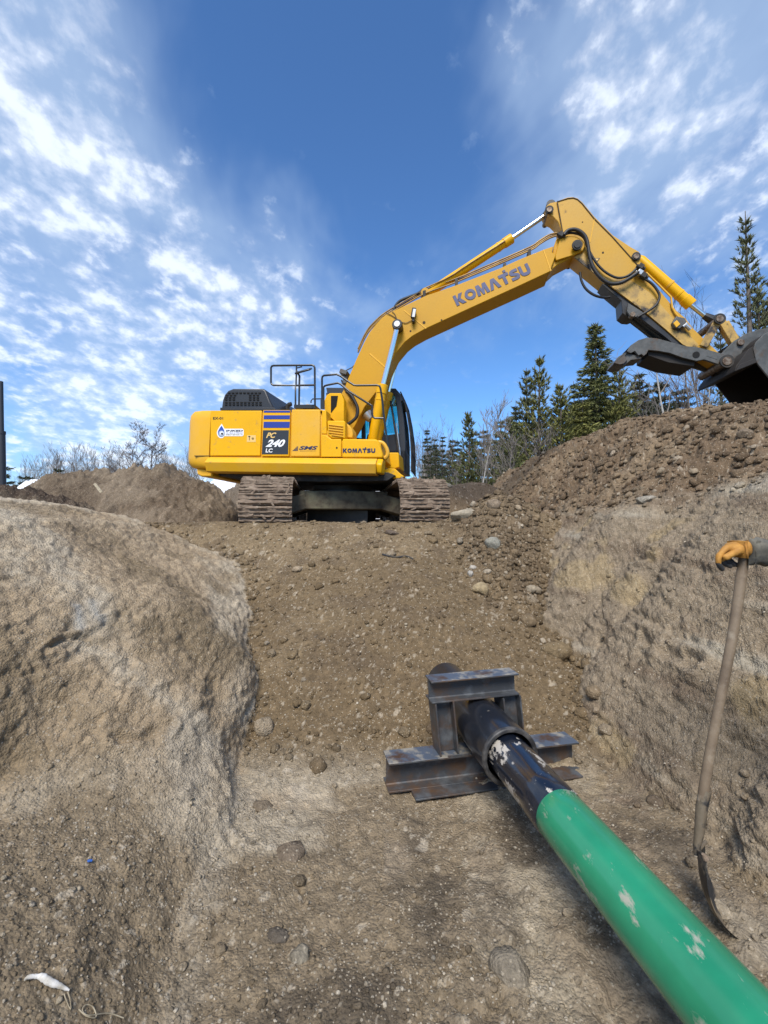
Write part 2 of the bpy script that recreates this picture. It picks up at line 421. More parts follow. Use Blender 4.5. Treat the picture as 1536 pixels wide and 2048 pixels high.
NC, NR = 880, 660
Yn = np.concatenate([np.linspace(-3, .82, 36, endpoint=False), .82 * (24 / .82) ** np.linspace(0, 1, NR)])
rowsX = []
Xs = np.linspace(-22, 22, 5200)
for Yv in Yn:
    z = base_z(Xs, np.full_like(Xs, Yv))
    ds = np.hypot(np.diff(Xs), np.diff(z))
    xm = .5 * (Xs[1:] + Xs[:-1])
    half = .90 * max(Yv, .8) + .15
    w = np.where(np.abs(xm) < half, 1.0, .035 + .25 * np.exp(-(np.abs(xm) - half) / .5)) / max(Yv, .9)
    w = w + .0025
    s = np.concatenate([[0], np.cumsum(ds * w)])
    rowsX.append(np.interp(np.linspace(0, s[-1], NC), s, Xs))
GX = np.array(rowsX)
# smooth column positions between rows so the sheet stays even
for _ in range(6):
    GX[1:-1] = (GX[:-2] + 2 * GX[1:-1] + GX[2:]) / 4
GY = np.repeat(Yn[:, None], NC, 1)
GZ = base_z(GX, GY)
edge = np.minimum(sstep(GY, 24, 22.5), sstep(np.abs(GX), 22, 20.5))
GZ = GZ * edge + 1.2 * (1 - edge)
Pg = np.stack([GX, GY, GZ], -1)
def grid_normals(Pg):
    du = np.gradient(Pg, axis=1); dv = np.gradient(Pg, axis=0)
    n = np.cross(du, dv); n /= np.linalg.norm(n, axis=-1, keepdims=True) + 1e-9
    return n
Ng = grid_normals(Pg)
nr0, nc0 = Pg.shape[:2]
def grid_faces(a, b):
    k = np.arange(a * b).reshape(a, b)
    return np.stack([k[:-1, :-1], k[:-1, 1:], k[1:, 1:], k[1:, :-1]], -1).reshape(-1, 4).tolist()
P = Pg.reshape(-1, 3); N = Ng.reshape(-1, 3)
X, Y, Z = P.T
zl, zr, zf = base_parts(X, Y)
top = np.maximum(np.maximum(zl, zr), zf)
bnz = .10 * fbm(P, 4, 4, 444)
mL = sstep(zl - np.maximum(zr, zf) + bnz * (Y > 2.6), .0, .05) * (X < 0)
mR = sstep(zr - np.maximum(zl, zf) + 1.4 * bnz, .0, .06) * (X > 0)
mF = np.clip(1 - mL - mR, 0, 1)
floor = mF * (1 - sstep(Y, 2.75, 3.3))
floor_b = floor + mL * (1 - sstep(Y + .5 * fbm(P, 1.7, 4, 99), 2.0, 2.9)) * (1 - sstep(Z + .12 * fbm(P, 2.2, 4, 96), .26, .46))      # gravelly bench
fill = mF * sstep(Y, 2.75, 3.3)
boundF = fbm(P, 2.2, 3, 90)
spoil = mR * sstep(Z + .34 * fbm(P, 1.3, 5, 31) + .12 * boundF - .25 * sstep(Y, 5.5, 3.5), 1.50, 1.90)
cutR = mR * (1 - spoil)
cutL = mL * (1 - np.clip(floor_b - floor, 0, 1))
plateauL = mL * sstep(Z, 1.5, 1.62)
rubz = mF * np.clip(np.exp(-((X - 1.6) / .55) ** 2 - ((Y - 6.4) / 1.3) ** 2) * 1.8, 0, 1) * sstep(X + .15 * boundF, .85, 1.1)
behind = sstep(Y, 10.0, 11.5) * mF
# --- displacement
BV0 = BVHTree.FromPolygons([Vector(v) for v in P.reshape(nr0, nc0, 3)[::3, ::3].reshape(-1, 3)], grid_faces(len(range(0, nr0, 3)), len(range(0, nc0, 3))))
W3 = np.stack([vnoise(P * 6, 301) + .4 * vnoise(P * 19, 304), vnoise(P * 6, 302) + .4 * vnoise(P * 19, 305), vnoise(P * 6, 303)], 1)
def world_line(px):
    out = []
    for x, y in px:
        h = BV0.ray_cast(EYE, ray(x, y).normalized())
        if h[0]: out.append(np.array(h[0][:]))
    return out
def line_dist(px, warp=.0):
    L_ = world_line(px); best = np.full(len(P), 9.0, np.float32)
    Q = P if not warp else P + warp * W3
    for a, b in zip(L_[:-1], L_[1:]):
        ab = b - a; t = np.clip(((Q - a) @ ab) / (ab @ ab), 0, 1); best = np.minimum(best, np.linalg.norm(Q - a - t[:, None] * ab, axis=1))
    return best
n1 = fbm(P, .8, 3, 1); n2 = fbm(P, 3.1, 4, 5); n3 = fbm(P, 13, 4, 11); n4 = fbm(P, 48, 3, 17)
# tooth streaks on the left bank: stretched along the digging direction (down-slope and along the trench)
Ps = np.stack([(X * .35 + Z * .9) * 1.0, Y * .22 + X * .35, Z * .2], 1)
streak = fbm(Ps, 9, 4, 23)
Pl = np.stack([X * .5, Y * .5, Z * 4.2 - Y * .25], 1)
ledge = 1 - 2 * np.abs(fbm(Pl, 2.6, 4, 37)); ledge = np.clip(ledge, 0, 1) ** 2
crack = np.clip(1 - np.abs(fbm(P + .25 * n2[:, None], 1.7, 4, 43)) * 9, 0, 1)
D = .045 * n1 + .030 * n2 + .012 * n3 + .004 * n4
D += cutL * .72 * (.022 * streak + .03 * (n2 - .2) * sstep(n1, -.1, .3) - .035 * crack * sstep(n2, -.1, .4) + .02 * fbm(P, 7, 4, 71) - .022 * np.clip(1 - np.abs(fbm(P * np.array([1, .7, 1.3]), 5.5, 4, 72)) * 8, 0, 1) * sstep(fbm(P, 1.4, 2, 73), -.05, .3) + .008 * fbm(P, 40, 3, 74))
D += cutR * .66 * (.034 * (ledge - .4) * sstep(n2, -.3, .4) + .026 * fbm(Pl, 9, 4, 51) + .020 * (1 - 2 * np.abs(fbm(Pl + .1 * n2[:, None], 15, 4, 56))) + .010 * (1 - 2 * np.abs(fbm(Pl, 38, 3, 57))) + .018 * fbm(P, 11, 5, 53) + .03 * n2 - .03 * crack)
D += spoil * (.05 * fbm(P, 5, 4, 61))
Pw = P + .085 * np.stack([fbm(P, 9, 2, 201), fbm(P, 9, 2, 202), fbm(P, 9, 2, 203)], 1)
Pv = P + .034 * np.stack([vnoise(P * 24, 204), vnoise(P * 24, 205), vnoise(P * 24, 206)], 1)
Px = P + .013 * np.stack([vnoise(P * 70, 207), vnoise(P * 70, 208), vnoise(P * 70, 209)], 1)
rock1, id1 = pebble(Pw, .16, .55, 101); rock2, id2 = pebble(Pv, .075, .6, 102); rock3, id3 = pebble(Px, .034, .65, 103); rock4, id4 = pebble(P, .017, .6, 104)
rocka, ida = pebble(Pw + .05 * fbm(P, 3, 2, 210)[:, None], .30, .4, 105)
near = 1 - sstep(Y, 5.5, 8)
D += spoil * (.22 * rock1 + .45 * rock2 + .5 * rock3 + .15 * rocka + .07 * fbm(P, 7, 6, 63) + .02 * fbm(P, 30, 3, 62))
D += rubz * (.45 * rock1 + .9 * rock2 + .03 * fbm(P, 12, 3, 64))
D += fill * (.22 * rock1 * sstep(n2, -.2, .3) + .32 * rock2 * sstep(n1 + n2, -.1, .4) + .012 * fbm(P, 18, 4, 65) + .7 * rock3 + .6 * rock4 * near)
D += floor_b * (.55 * rock3 * sstep(n2, -.3, .2) + .8 * rock4 + .25 * rock2 * sstep(n1, -.2, .2))
D += cutL * (.018 * fbm(P, 22, 4, 66) + .012 * fbm(Ps, 40, 3, 67))
D += floor_b * .014 * fbm(P, 14, 4, 68)
D += cutL * (.25 * rock4 + .35 * rock3 * sstep(n3, -.2, .3)) + cutR * (.4 * rock3 + .3 * rock4 + .25 * rock2)
# clumps along the foot of the fill against the walls
foot = fill * np.clip(1 - np.abs(np.minimum(zf - zl, zf - zr)) * 5.0, 0, 1) * (Y < 7)
D += foot * (.55 * rock1 + .8 * rock2)
# a recessed crack line across the lower floor
cr2 = np.clip(1 - np.abs(fbm(P + .1 * n3[:, None], 2.6, 3, 77)) * 22, 0, 1) * floor * (Y < 2.6) * sstep(n1, -.05, .25)
D -= .022 * cr2
# ledges and cracks seen on the left bank and lower floor
for pl_, wd, dp in (([(95, 1300), (160, 1278), (200, 1262), (248, 1238)], .020, .040), ([(100, 1300), (98, 1325), (105, 1350)], .02, .02), ([(232, 1484), (290, 1470), (345, 1468)], .02, .045),
                    ([(545, 1770), (575, 1762), (600, 1745), (604, 1790)], .010, .03), ([(430, 1640), (448, 1690), (462, 1700)], .02, .05),
                    ([(345, 1950), (352, 1915)], .008, .03), ([(572, 1890), (578, 1930), (590, 1948)], .008, .03), ([(655, 1755), (690, 1740), (720, 1750)], .02, .02),
                    ([(1120, 1215), (1200, 1240), (1290, 1235)], .03, .06), ([(1230, 1135), (1300, 1120), (1380, 1135), (1450, 1140)], .03, .05), ([(1280, 1270), (1340, 1300), (1400, 1330)], .03, .05), ([(1080, 1235), (1120, 1290), (1150, 1340)], .03, .05)):
    dd_ = line_dist(pl_, .05); D -= dp * np.exp(-(dd_ / wd) ** 2) * (.6 + .6 * n3); D += .35 * dp * np.exp(-((dd_ - wd * 2.4) / wd) ** 2)
zone = ((X > -2.4) & (X < 1.1) & (Y > 7.05) & (Y < 11.4))
D = np.where(zone, D * .45, D)
D *= edge.ravel()
P2 = P + N * D[:, None]
# --- colour (albedo of the different earths)
def c3(*c): return np.array(c, np.float32)
def mixc_(A, B, t): return A * (1 - t[:, None]) + B * t[:, None]
pale, tan, brown = c3(.45, .375, .27), c3(.345, .262, .168), c3(.22, .165, .10)
grey = c3(.33, .295, .235)
ones = np.ones(len(P), np.float32)
ql = fbm(Ps, 1.9, 4, 83) + .3 * n2
colL = mixc_(np.tile(tan, (len(P), 1)), pale, sstep(ql + .25 * plateauL + .15 * np.exp(-((Z - 1.45) / .15) ** 2), -.08, .42))
colL = mixc_(colL, brown, sstep(fbm(P, 1.5, 4, 85) - .25 * sstep(Z, .9, 1.4), .0, .35) * .85)
colL = mixc_(colL, c3(.40, .36, .29), sstep(fbm(Ps, 4.5, 3, 87), .34, .5) * .5)
wpale = np.zeros(len(P), np.float32)
for pl_, wd in (([(0, 1020), (60, 1050), (110, 1110), (190, 1235)], .17), ([(200, 1290), (300, 1370), (400, 1470), (475, 1570)], .10), ([(370, 1072), (450, 1105), (505, 1165), (530, 1240), (538, 1300)], .12), ([(300, 1030), (360, 1060)], .2), ([(0, 1100), (60, 1160)], .12)):
    wpale = np.maximum(wpale, np.exp(-(line_dist(pl_, .09) / wd) ** 2))
colL = mixc_(colL, pale * 1.05, np.clip(wpale * (1.05 + .8 * n3), 0, 1) * .62)
wbr = np.zeros(len(P), np.float32)
for pl_, wd in (([(0, 1300), (60, 1330), (90, 1400)], .18), ([(0, 1500), (80, 1560), (150, 1540)], .12), ([(150, 1060), (230, 1080), (330, 1160), (400, 1260)], .16), ([(100, 1270), (180, 1270), (250, 1240)], .08), ([(240, 1480), (340, 1475)], .06)):
    wbr = np.maximum(wbr, np.exp(-(line_dist(pl_, .12) / wd) ** 2))
colL = mixc_(colL, brown, np.clip(wbr * (1 + .9 * n3), 0, 1) * .7)
for pl_ in ([(148, 1215), (160, 1252)], [(178, 1205), (205, 1245)]):
    colL = mixc_(colL, c3(.30, .31, .30), np.exp(-(line_dist(pl_, .02) / .035) ** 2).astype(np.float32) * .8)
colR = mixc_(np.tile(c3(.265, .21, .145), (len(P), 1)), c3(.37, .325, .25), sstep(fbm(Pl, 1.6, 4, 91) + .35 * sstep(Z, 1.2, 1.7) - .12, .0, .4))
colR = mixc_(colR, c3(.17, .125, .085), sstep(fbm(Pl, 1.4, 5, 93) + .25 * n3, .05, .5) * .8)
colR = mixc_(colR, c3(.36, .27, .14), sstep(fbm(P, 1.9, 3, 94), .32, .5) * .5)
colS = mixc_(np.tile(c3(.16, .112, .070), (len(P), 1)), c3(.225, .165, .105), sstep(n2, -.2, .5))
colF = mixc_(np.tile(c3(.165, .118, .066), (len(P), 1)), c3(.215, .158, .092), sstep(n1 + .4 * n2, -.1, .5))
colF = mixc_(colF, c3(.125, .09, .055), sstep(fbm(P, 2.5, 3, 95), .1, .45) * .7 * sstep(Y, 3, 4))
colFl = mixc_(np.tile(c3(.235, .182, .118), (len(P), 1)), c3(.36, .30, .215), sstep(fbm(P, 1.6, 4, 97) + .3 * sstep(Y, 1.6, 2.7) - .1 + .55 * np.exp(-((X + 1.05) / .6) ** 2 - ((Y - 2.35) / .6) ** 2), -.02, .4))
colFl = mixc_(colFl, c3(.10, .08, .058), sstep(fbm(P, 2.1, 4, 98) - .4 * np.exp(-((X + 1.05) / .6) ** 2 - ((Y - 2.35) / .6) ** 2), .12, .4) * .75)
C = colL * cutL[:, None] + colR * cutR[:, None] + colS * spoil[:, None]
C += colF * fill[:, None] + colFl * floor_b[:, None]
wfl = np.exp(-(line_dist([(475, 1560), (445, 1680), (410, 1820), (350, 2040)], .05) / .07) ** 2)
C = mixc_(C, c3(.36, .31, .235), np.clip(np.maximum(wpale, wfl) * (.9 + n3), 0, 1).astype(np.float32) * .5 * np.clip(floor_b + mL, 0, 1))
C = mixc_(C, c3(.15, .11, .07), np.clip(rubz, 0, 1) * .6)
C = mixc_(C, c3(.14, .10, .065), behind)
# stones have their own tints
def stone(H, ID, lo, wt):
    global C
    on = (H > lo) * wt
    tint = np.where(ID > .80, 1.3, np.where(ID > .45, 1.1, .88)).astype(np.float32)
    C = C * (1 + (tint[:, None] - 1) * on[:, None])
    pale_on = on * (ID > .88)
    C = mixc_(C, c3(.46, .40, .31), (pale_on * .6).astype(np.float32))
rocky = np.clip(fill + spoil + rubz + floor_b, 0, 1)
stone(rock2, id2, .004, rocky * .8); stone(rock3, id3, .002, rocky); stone(rock4, id4, .001, np.clip(floor_b * 1.0 + fill * .6 + cutR * .6 + cutL * .35, 0, 1))
stone(rock1, id1, .01, np.clip(spoil + rubz, 0, 1) * .8)
C = C * (1 + .12 * n3[:, None]); C = np.clip(C, .02, .6)
nr, nc = Pg.shape[:2]
idx = np.arange(nr * nc).reshape(nr, nc)
Fq = np.stack([idx[:-1, :-1], idx[:-1, 1:], idx[1:, 1:], idx[1:, :-1]], -1).reshape(-1, 4)
me = mesh_np('excavated_ground', P2, Fq, M['soil'], True)
def set_col(me, C):
    at = me.color_attributes.new('Col', 'FLOAT_COLOR', 'POINT')
    at.data.foreach_set('color', np.concatenate([C, np.ones((len(C), 1))], 1).astype(np.float32).ravel())
set_col(me, C)
ground = tag(link('ground', me), kind='structure')
Pt = P2.reshape(nr, nc, 3)

# coarse copy for ray queries
gi = idx[::3, ::3]
Vb = P2[gi.ravel()]
q = np.arange(gi.size).reshape(gi.shape)
Fb = np.stack([q[:-1, :-1], q[:-1, 1:], q[1:, 1:], q[1:, :-1]], -1).reshape(-1, 4)
BVH = BVHTree.FromPolygons([Vector(v) for v in Vb], Fb.tolist())
def on_ground(x, y):
    """point of the ground seen in the photograph at pixel x, y"""
    h = BVH.ray_cast(EYE, ray(x, y).normalized())
    return (h[0], h[1]) if h[0] else (PW(x, y, 8), Vector((0, 0, 1)))
def ground_z(x, y):
    h = BVH.ray_cast(Vector((x, y, 20)), Vector((0, 0, -1)))
    return h[0].z if h[0] else 1.4

# the land beyond the dig
xs = np.concatenate([-np.geomspace(1500, 20, 26), np.linspace(-19, 19, 30), np.geomspace(20, 1500, 26)])
ys = np.concatenate([-np.geomspace(600, 10, 12), np.linspace(0, 60, 40), np.geomspace(64, 1800, 24)])
FX, FY = np.meshgrid(xs, ys)
FZ = 1.33 + .10 * np.sin(FX * .21) * np.cos(FY * .17) * (np.hypot(FX, FY) > 30)
inside = (np.abs(FX) < 20) & (FY < 22) & (FY > -2)
FZ = np.where(inside, -1.2, FZ)
FZ = np.where((np.abs(FX) < 21) & (FY <= -2) & (FY > -12), .9, FZ)
ii = np.arange(FX.size).reshape(FX.shape)
Ff = np.stack([ii[:-1, :-1], ii[:-1, 1:], ii[1:, 1:], ii[1:, :-1]], -1).reshape(-1, 4)
M['land'] = mat('dead_grass_land', (.14, .11, .07), .95, var=(.22, .18, .12), vscale=.4, bump=.1, bscale=3, var2=(.09, .08, .05), v2scale=.15)
fl = tag(link('surrounding_land', mesh_np('surrounding_land', np.stack([FX, FY, FZ], -1).reshape(-1, 3), Ff, M['land'], True)), kind='structure')

# ---------------------------------------------------------------- mounds of dug earth on the left
def mound(name, sil, Yc, depth, zbase, seed, colA, colB, nx=330, ny=130, rock=1.0):
    """sil: ridge line as photograph pixels at distance Yc; the heap falls off before and behind"""
    pts = [PW(x, y, Yc) for x, y in sil]
    sx = np.array([p.x for p in pts]); sz = np.array([p.z for p in pts])
    gx = np.linspace(sx[0] - .3, sx[-1] + .3, nx); gy = np.linspace(Yc - depth, Yc + depth, ny)
    A, B = np.meshgrid(gx, gy)
    H = np.interp(A, sx, sz - zbase, left=-.3, right=-.3)
    tt = np.clip(1 - np.abs(B - Yc - .25 * np.sin(A * 1.7)) / depth, 0, 1)
    Zm = zbase - .25 + (H + .25) * np.minimum(1, tt * 1.18) ** .85
    Q = np.stack([A, B, Zm], -1).reshape(-1, 3)
    Qw = Q + .09 * np.stack([fbm(Q, 7, 2, 401), fbm(Q, 7, 2, 402), fbm(Q, 7, 2, 403)], 1); r1_, i1_ = pebble(Qw, .22, .55, seed); r2_, i2_ = pebble(Qw, .10, .6, seed + 1)
    dd = .26 * fbm(Q, 1.1, 5, seed + 2) + .16 * fbm(Q, 5, 5, seed + 3) + .05 * fbm(Q, 17, 3, seed + 4) + rock * (r1_ + r2_)
    Q[:, 2] += dd * (tt.ravel() > 0)
    k = np.arange(A.size).reshape(A.shape)
    Fm = np.stack([k[:-1, :-1], k[:-1, 1:], k[1:, 1:], k[1:, :-1]], -1).reshape(-1, 4)
    t = sstep(fbm(Q, 1.3, 4, seed + 5), -.2, .4)
    Cc = np.outer(1 - t, colA) + np.outer(t, colB)
    Cc *= (1 + .5 * ((i2_ > .7) & (r2_ > .01)))[:, None]
    m_ = mesh_np(name, Q, Fm, M['soil'], True); set_col(m_, np.clip(Cc, 0, .8))
    return link(name, m_)
tag(mound('dirt_mound', [(70, 1018), (95, 985), (125, 962), (165, 958), (200, 951), (238, 950), (262, 938), (276, 934), (292, 944), (308, 943), (326, 935), (342, 938), (352, 950), (378, 958), (400, 972), (432, 984), (468, 1008), (490, 1030)],
          11.5, 2.6, 1.42, 300, c3(.125, .092, .062), c3(.20, .155, .108)), 'broad brown dirt mound left of the yellow excavator', 'mound', kind='structure')
tag(mound('dirt_mound', [(-260, 1010), (-150, 985), (-60, 975), (0, 976), (40, 978), (85, 988), (120, 1005), (180, 1025)],
          9.0, 1.3, 1.45, 340, c3(.07, .05, .036), c3(.13, .10, .07)), 'low dark root-strewn soil heap at the far left edge', 'mound', kind='structure')
tag(mound('dirt_mound', [(405, 1030), (435, 1000), (460, 982), (490, 972), (530, 966), (560, 970), (600, 985), (640, 1005)],
          14.5, 1.8, 1.42, 380, c3(.15, .12, .09), c3(.25, .20, .15)), 'loose stony heap behind the left crawler track', 'mound', kind='structure')
M['snow'] = mat('old_snow', (.72, .75, .80), .7, var=(.45, .43, .40), vscale=2.2, vpos=(.45, .75), bump=.03, bscale=6)
def snow(sil, Yc, depth, seed, label):
    o = mound('snow_bank', sil, Yc, depth, 1.4, seed, c3(.7, .73, .78), c3(.5, .5, .5), 90, 30, .5)
    o.data.materials[0] = M['snow']; tag(o, label, 'snow bank')
snow([(10, 990), (40, 968), (75, 962), (110, 966), (150, 985)], 17, 1.5, 400, 'patchy white snow bank behind the left end of the dirt mound')
snow([(385, 985), (410, 968), (440, 955), (470, 962), (500, 975), (520, 1000)], 18.5, 1.4, 410, 'old snow lying between the dirt mound and the crawler track')
snow([(600, 1000), (640, 978), (700, 985), (760, 978), (800, 1000)], 19.5, 1.4, 420, 'snow showing under the excavator between its tracks')

# ---------------------------------------------------------------- loose clods and gravel
def ico(sub):
    import bmesh
    bm = bmesh.new(); bmesh.ops.create_icosphere(bm, subdivisions=sub, radius=1)
    V = np.array([v.co[:] for v in bm.verts]); Fc = np.array([[v.index for v in f.verts] for f in bm.faces]); bm.free()
    return V, Fc
I1, I2, I3 = ico(1), ico(2), ico(3)
M['clod'] = bpy.data.materials.new('clod'); M['clod'].use_nodes = True; soil_nodes(M['clod'])
def clod_field(name, w, n, smin, smax, seed, base, pal, label, power=2.4, pale_share=.1, ball=None):
    r_ = np.random.default_rng(seed)
    area = np.linalg.norm(np.cross(np.gradient(Pt, axis=1).reshape(-1, 3), np.gradient(Pt, axis=0).reshape(-1, 3)), axis=1)
    pr = w * area / np.maximum(Y, 1) ** 1.3; pr = pr / pr.sum()
    pick = r_.choice(len(P2), n, p=pr)
    bv, bf = ball or I1
    s = smin * (1 - r_.random(n) * (1 - (smin / smax) ** power)) ** (-1 / power)
    s *= np.clip(Y[pick] / 3.5, .8, 1.6)
    V = np.repeat(bv[None], n, 0)
    V = V * (1 + (.34 if len(bv) < 20 else .46) * (r_.random((n, len(bv), 1)) - .5))
    V = V * (np.stack([.8 + .5 * r_.random(n), .8 + .5 * r_.random(n), .5 + .35 * r_.random(n)], 1))[:, None] * s[:, None, None]
    a = r_.random(n) * 6.283; ca, sa = np.cos(a), np.sin(a)
    x = V[..., 0] * ca[:, None] - V[..., 1] * sa[:, None]; y = V[..., 0] * sa[:, None] + V[..., 1] * ca[:, None]
    # stand on the slope
    nn = N[pick]; tt = np.cross(nn, [0, 1, 0]); tt /= np.linalg.norm(tt, axis=1, keepdims=True); bb = np.cross(nn, tt)
    W = x[..., None] * tt[:, None] + y[..., None] * bb[:, None] + V[..., 2][..., None] * nn[:, None]
    W += (P2[pick] + nn * (s * .25)[:, None])[:, None]
    Fc = (bf[None] + (np.arange(n) * len(bv))[:, None, None]).reshape(-1, 3)
    col = C[pick] * (.7 + .5 * r_.random(n))[:, None]
    pl = r_.random(n) < pale_share; col[pl] = np.array(pal) * (.8 + .4 * r_.random(pl.sum()))[:, None]
    m_ = mesh_np(name, W.reshape(-1, 3), Fc, M['clod'], ball is not None); set_col(m_, np.clip(np.repeat(col, len(bv), 0), 0, .7))
    return tag(link(name, m_), label, 'clods' if 'clod' in name else 'gravel', kind='stuff')
vis = (np.abs(X) < .95 * np.maximum(Y, .8) + .2) & (Y > .8) & (Y < 17)
notrack = ~zone
clod_field('loose_gravel', vis * notrack * (fill * 1.0 + floor_b * .55 + rubz * 1.5 + spoil * .35 + cutR * .10 + cutL * .03), 16000, .004, .017, 501, 1, (.38, .32, .23), 'fine loose gravel strewn over the fill and trench floor', 2.2, .12)
clod_field('soil_clods', vis * notrack * (fill * .30 + foot * 3 + floor * .08 + rubz * 4 + spoil * 2.2 + cutR * .05), 7000, .012, .042, 502, 1, (.28, .22, .15), 'brown earth clods scattered over the fill slope and the spoil bank', 2.8, .03, I2)

clod_field('floor_gravel', vis * (floor_b * (Y < 3.6) * (.35 + sstep(n1 + .6 * n2, -.25, .35)) + fill * .08 * (Y < 5) + cutR * .12 * (Y < 4)), 11000, .0028, .012, 503, 1, (.46, .40, .31), 'pale angular grit scattered over the near trench floor', 2.0, .34)
# ================================================================ EXCAVATOR
XO = Vector((-.88, 9.3, 1.38)); YAW, NOSE = R(9), R(2)
XR = Matrix.Rotation(-YAW, 3, 'Z') @ Matrix.Rotation(NOSE, 3, 'Y')
XRi = XR.transposed()
ex = tag(empty('excavator', XO, (0, NOSE, -YAW)), 'large yellow tracked excavator with boom and arm reaching right over the spoil bank', 'excavator')
EL = XRi @ (EYE - XO)
def LP(x, y, l):
    d = XRi @ ray(x, y); t = (l - EL.y) / d.y; p = EL + d * t
    return Vector((p.x, l, p.z))
def UV(pts, l): return [(LP(x, y, l).x, LP(x, y, l).z) for x, y in pts]
def plate(name, pts, l0, l1, m, parent=None, bevel=.012, at=None, seg=2, smooth=35):
    b = MB(); b.prism(UV(pts, l0 if at is None else at), l0, l1)
    return b.build(name, m, parent or ex, bevel, smooth, seg)
def ltube(name, pts, l, r, m, parent=None, n=8, sp=0):
    P_ = [LP(p[0], p[1], p[2] if len(p) > 2 else l) for p in pts]
    if sp: P_ = spline(P_, sp)
    b = MB(); b.tube(P_, r, n); return b.build(name, m, parent or ex, 0, 60)
NS = -1.42     # the near (right-hand) side of the upper body
Ye, Yd, Bo, Ar = M['yellow'], M['yellow_dull'], M['boom'], M['arm']

# --- counterweight
u0 = LP(419.5, 870, NS).x; ub = LP(388, 870, -1.0).x
vt, vb = LP(419, 820.5, NS).z, LP(419, 936, NS).z
def cw_plan(k, ins):
    a = u0; e = (ub - u0)
    pl = [(a, NS), (a + e * .35, NS + .01), (a + e * .72, NS + .07), (a + e * .95, NS + .22), (a + e * 1.03, -.9), (a + e * 1.12, -.45), (a + e * 1.15, 0)]
    pl = pl + [(u, -l) for u, l in pl[:-1][::-1]]
    cx = a + e * .2
    return [(cx + (u - cx) * k, l * (1 - ins)) for u, l in pl]
b = MB(); rings = []
for v, k, ins in ((vb, .60, .05), (vb + .03, .82, .02), (vb + .11, .97, .004), (vb + .2, 1, 0), (vt - .16, 1.0, 0), (vt - .05, .97, .004), (vt, .86, .02)):
    rings.append([Vector((u, l, v)) for u, l in cw_plan(k, ins)])
V = [p for r_ in rings for p in r_]; n = len(rings[0])
Fs = [(i * n + j, i * n + (j + 1) % n, (i + 1) * n + (j + 1) % n, (i + 1) * n + j) for i in range(len(rings) - 1) for j in range(n)]
Fs += [tuple(range(n))[::-1], tuple(range((len(rings) - 1) * n, len(rings) * n))]
b.add(V, Fs); cw = b.build('counterweight', Yd, ex, 0, 50)
plate('seam', [(388.5, 911), (419, 911), (419, 912.5), (388.5, 912.5)], NS - .004, NS + .3, M['seam'], cw, 0)
plate('lower_slab', [(393, 937), (425, 940), (425, 953), (402, 953), (394, 948)], NS + .12, 1.25, Yd, cw, .02)
# --- engine cowl doors, badge panel, tank, cab-side boxes
def panel(name, pts, l, m, th=.05, **k): return plate(name, pts, l, l + th, m, **k)
body = plate('body_shell', [(414, 824), (640, 824), (648, 850), (664, 880), (760, 884), (764, 914), (414, 914)], NS + .035, 1.40, Yd, bevel=.01, at=NS)
dA = panel('engine_door', [(421, 821), (523.5, 821), (520.5, 911.5), (420, 911.5)], NS, Ye)
dB = panel('badge_panel', [(526, 820), (580.5, 820), (578, 912.5), (522.5, 912.5)], NS - .012, Ye, .06)
dC = panel('fuel_tank_side', [(583, 818.5), (640, 818.5), (640.5, 913.5), (580.5, 913.5)], NS, Yd, .07, bevel=.02)
dC2 = plate('tank_top', [(583, 818.3), (643, 818.3), (646, 821), (583, 821)], NS + .03, -.6, Yd, at=NS)
dD = panel('storage_door', [(642.5, 869), (650, 869.5), (663, 878), (682.5, 878), (682.5, 914), (641.8, 914)], NS - .004, Ye)
dE = panel('tool_box_front', [(684.5, 877.5), (752, 878.5), (757, 881), (765.5, 908), (765.5, 915.5), (684, 915)], NS - .004, Ye, .5, bevel=.02)
latch = MB(); latch.cyl(LP(673.5, 895.5, NS - .012), LP(673.5, 895.5, NS + .02), .016, 12); latch.build('latch', M['seam'], dD)
col_ = panel('column_cover', [(644, 820), (652, 820), (654, 868), (642.5, 868)], NS + .02, Ye, .3)
bx_ = panel('step_box', [(654.5, 841), (688, 841), (690.5, 844), (690.5, 877), (664, 877), (654.8, 870)], NS + .01, Ye, .35, bevel=.018)
for k in range(5):
    y0 = 848 + k * 5.2
    plate('tread_rib', [(656.5 + (k > 3) * 6, y0), (686, y0 + 3.6), (686, y0 + 5.4), (656.5 + (k > 3) * 6, y0 + 1.8)], NS - .012, NS + .02, Yd, bx_, .004)
plate('curved_guard', [(690.5, 845), (698, 850), (704, 858), (706, 868), (705, 876), (690.5, 876)], NS + .16, NS + .5, M['yellow_dull'], bevel=.02)
# --- rocker skirt: sloped top facet, shaded lower facet
def extr(name, xs, sec, m, parent=None, bevel=.008):
    (xa, ya), (xb, yb) = xs
    A = LP(xa, ya, NS); B = LP(xb, yb, NS); d = B - A
    b = MB(); b.loop_prism([A + Vector((0, l, v)) for l, v in sec], [A + d + Vector((0, l, v)) for l, v in sec])
    return b.build(name, m, parent or ex, bevel)
s1 = LP(500, 914, NS).z - LP(500, 926, NS).z; s2 = LP(500, 914, NS).z - LP(500, 944, NS).z
sk = extr('side_skirt', ((416, 913.5), (754, 916.5)), [(.02, 0), (-.10, -s1 * .92), (-.11, -s1 * 1.05), (-.045, -s2), (.0, -s2 * 1.05), (.3, -s2 * 1.05), (.3, 0)], Yd)
extr('skirt_nose', ((754.4, 916.5), (766, 917.5)), [(.02, 0), (-.09, -s1 * .92), (-.09, -s1 * 1.25), (-.03, -s2 * .95), (.3, -s2 * .95), (.3, 0)], Ye, sk, .02)
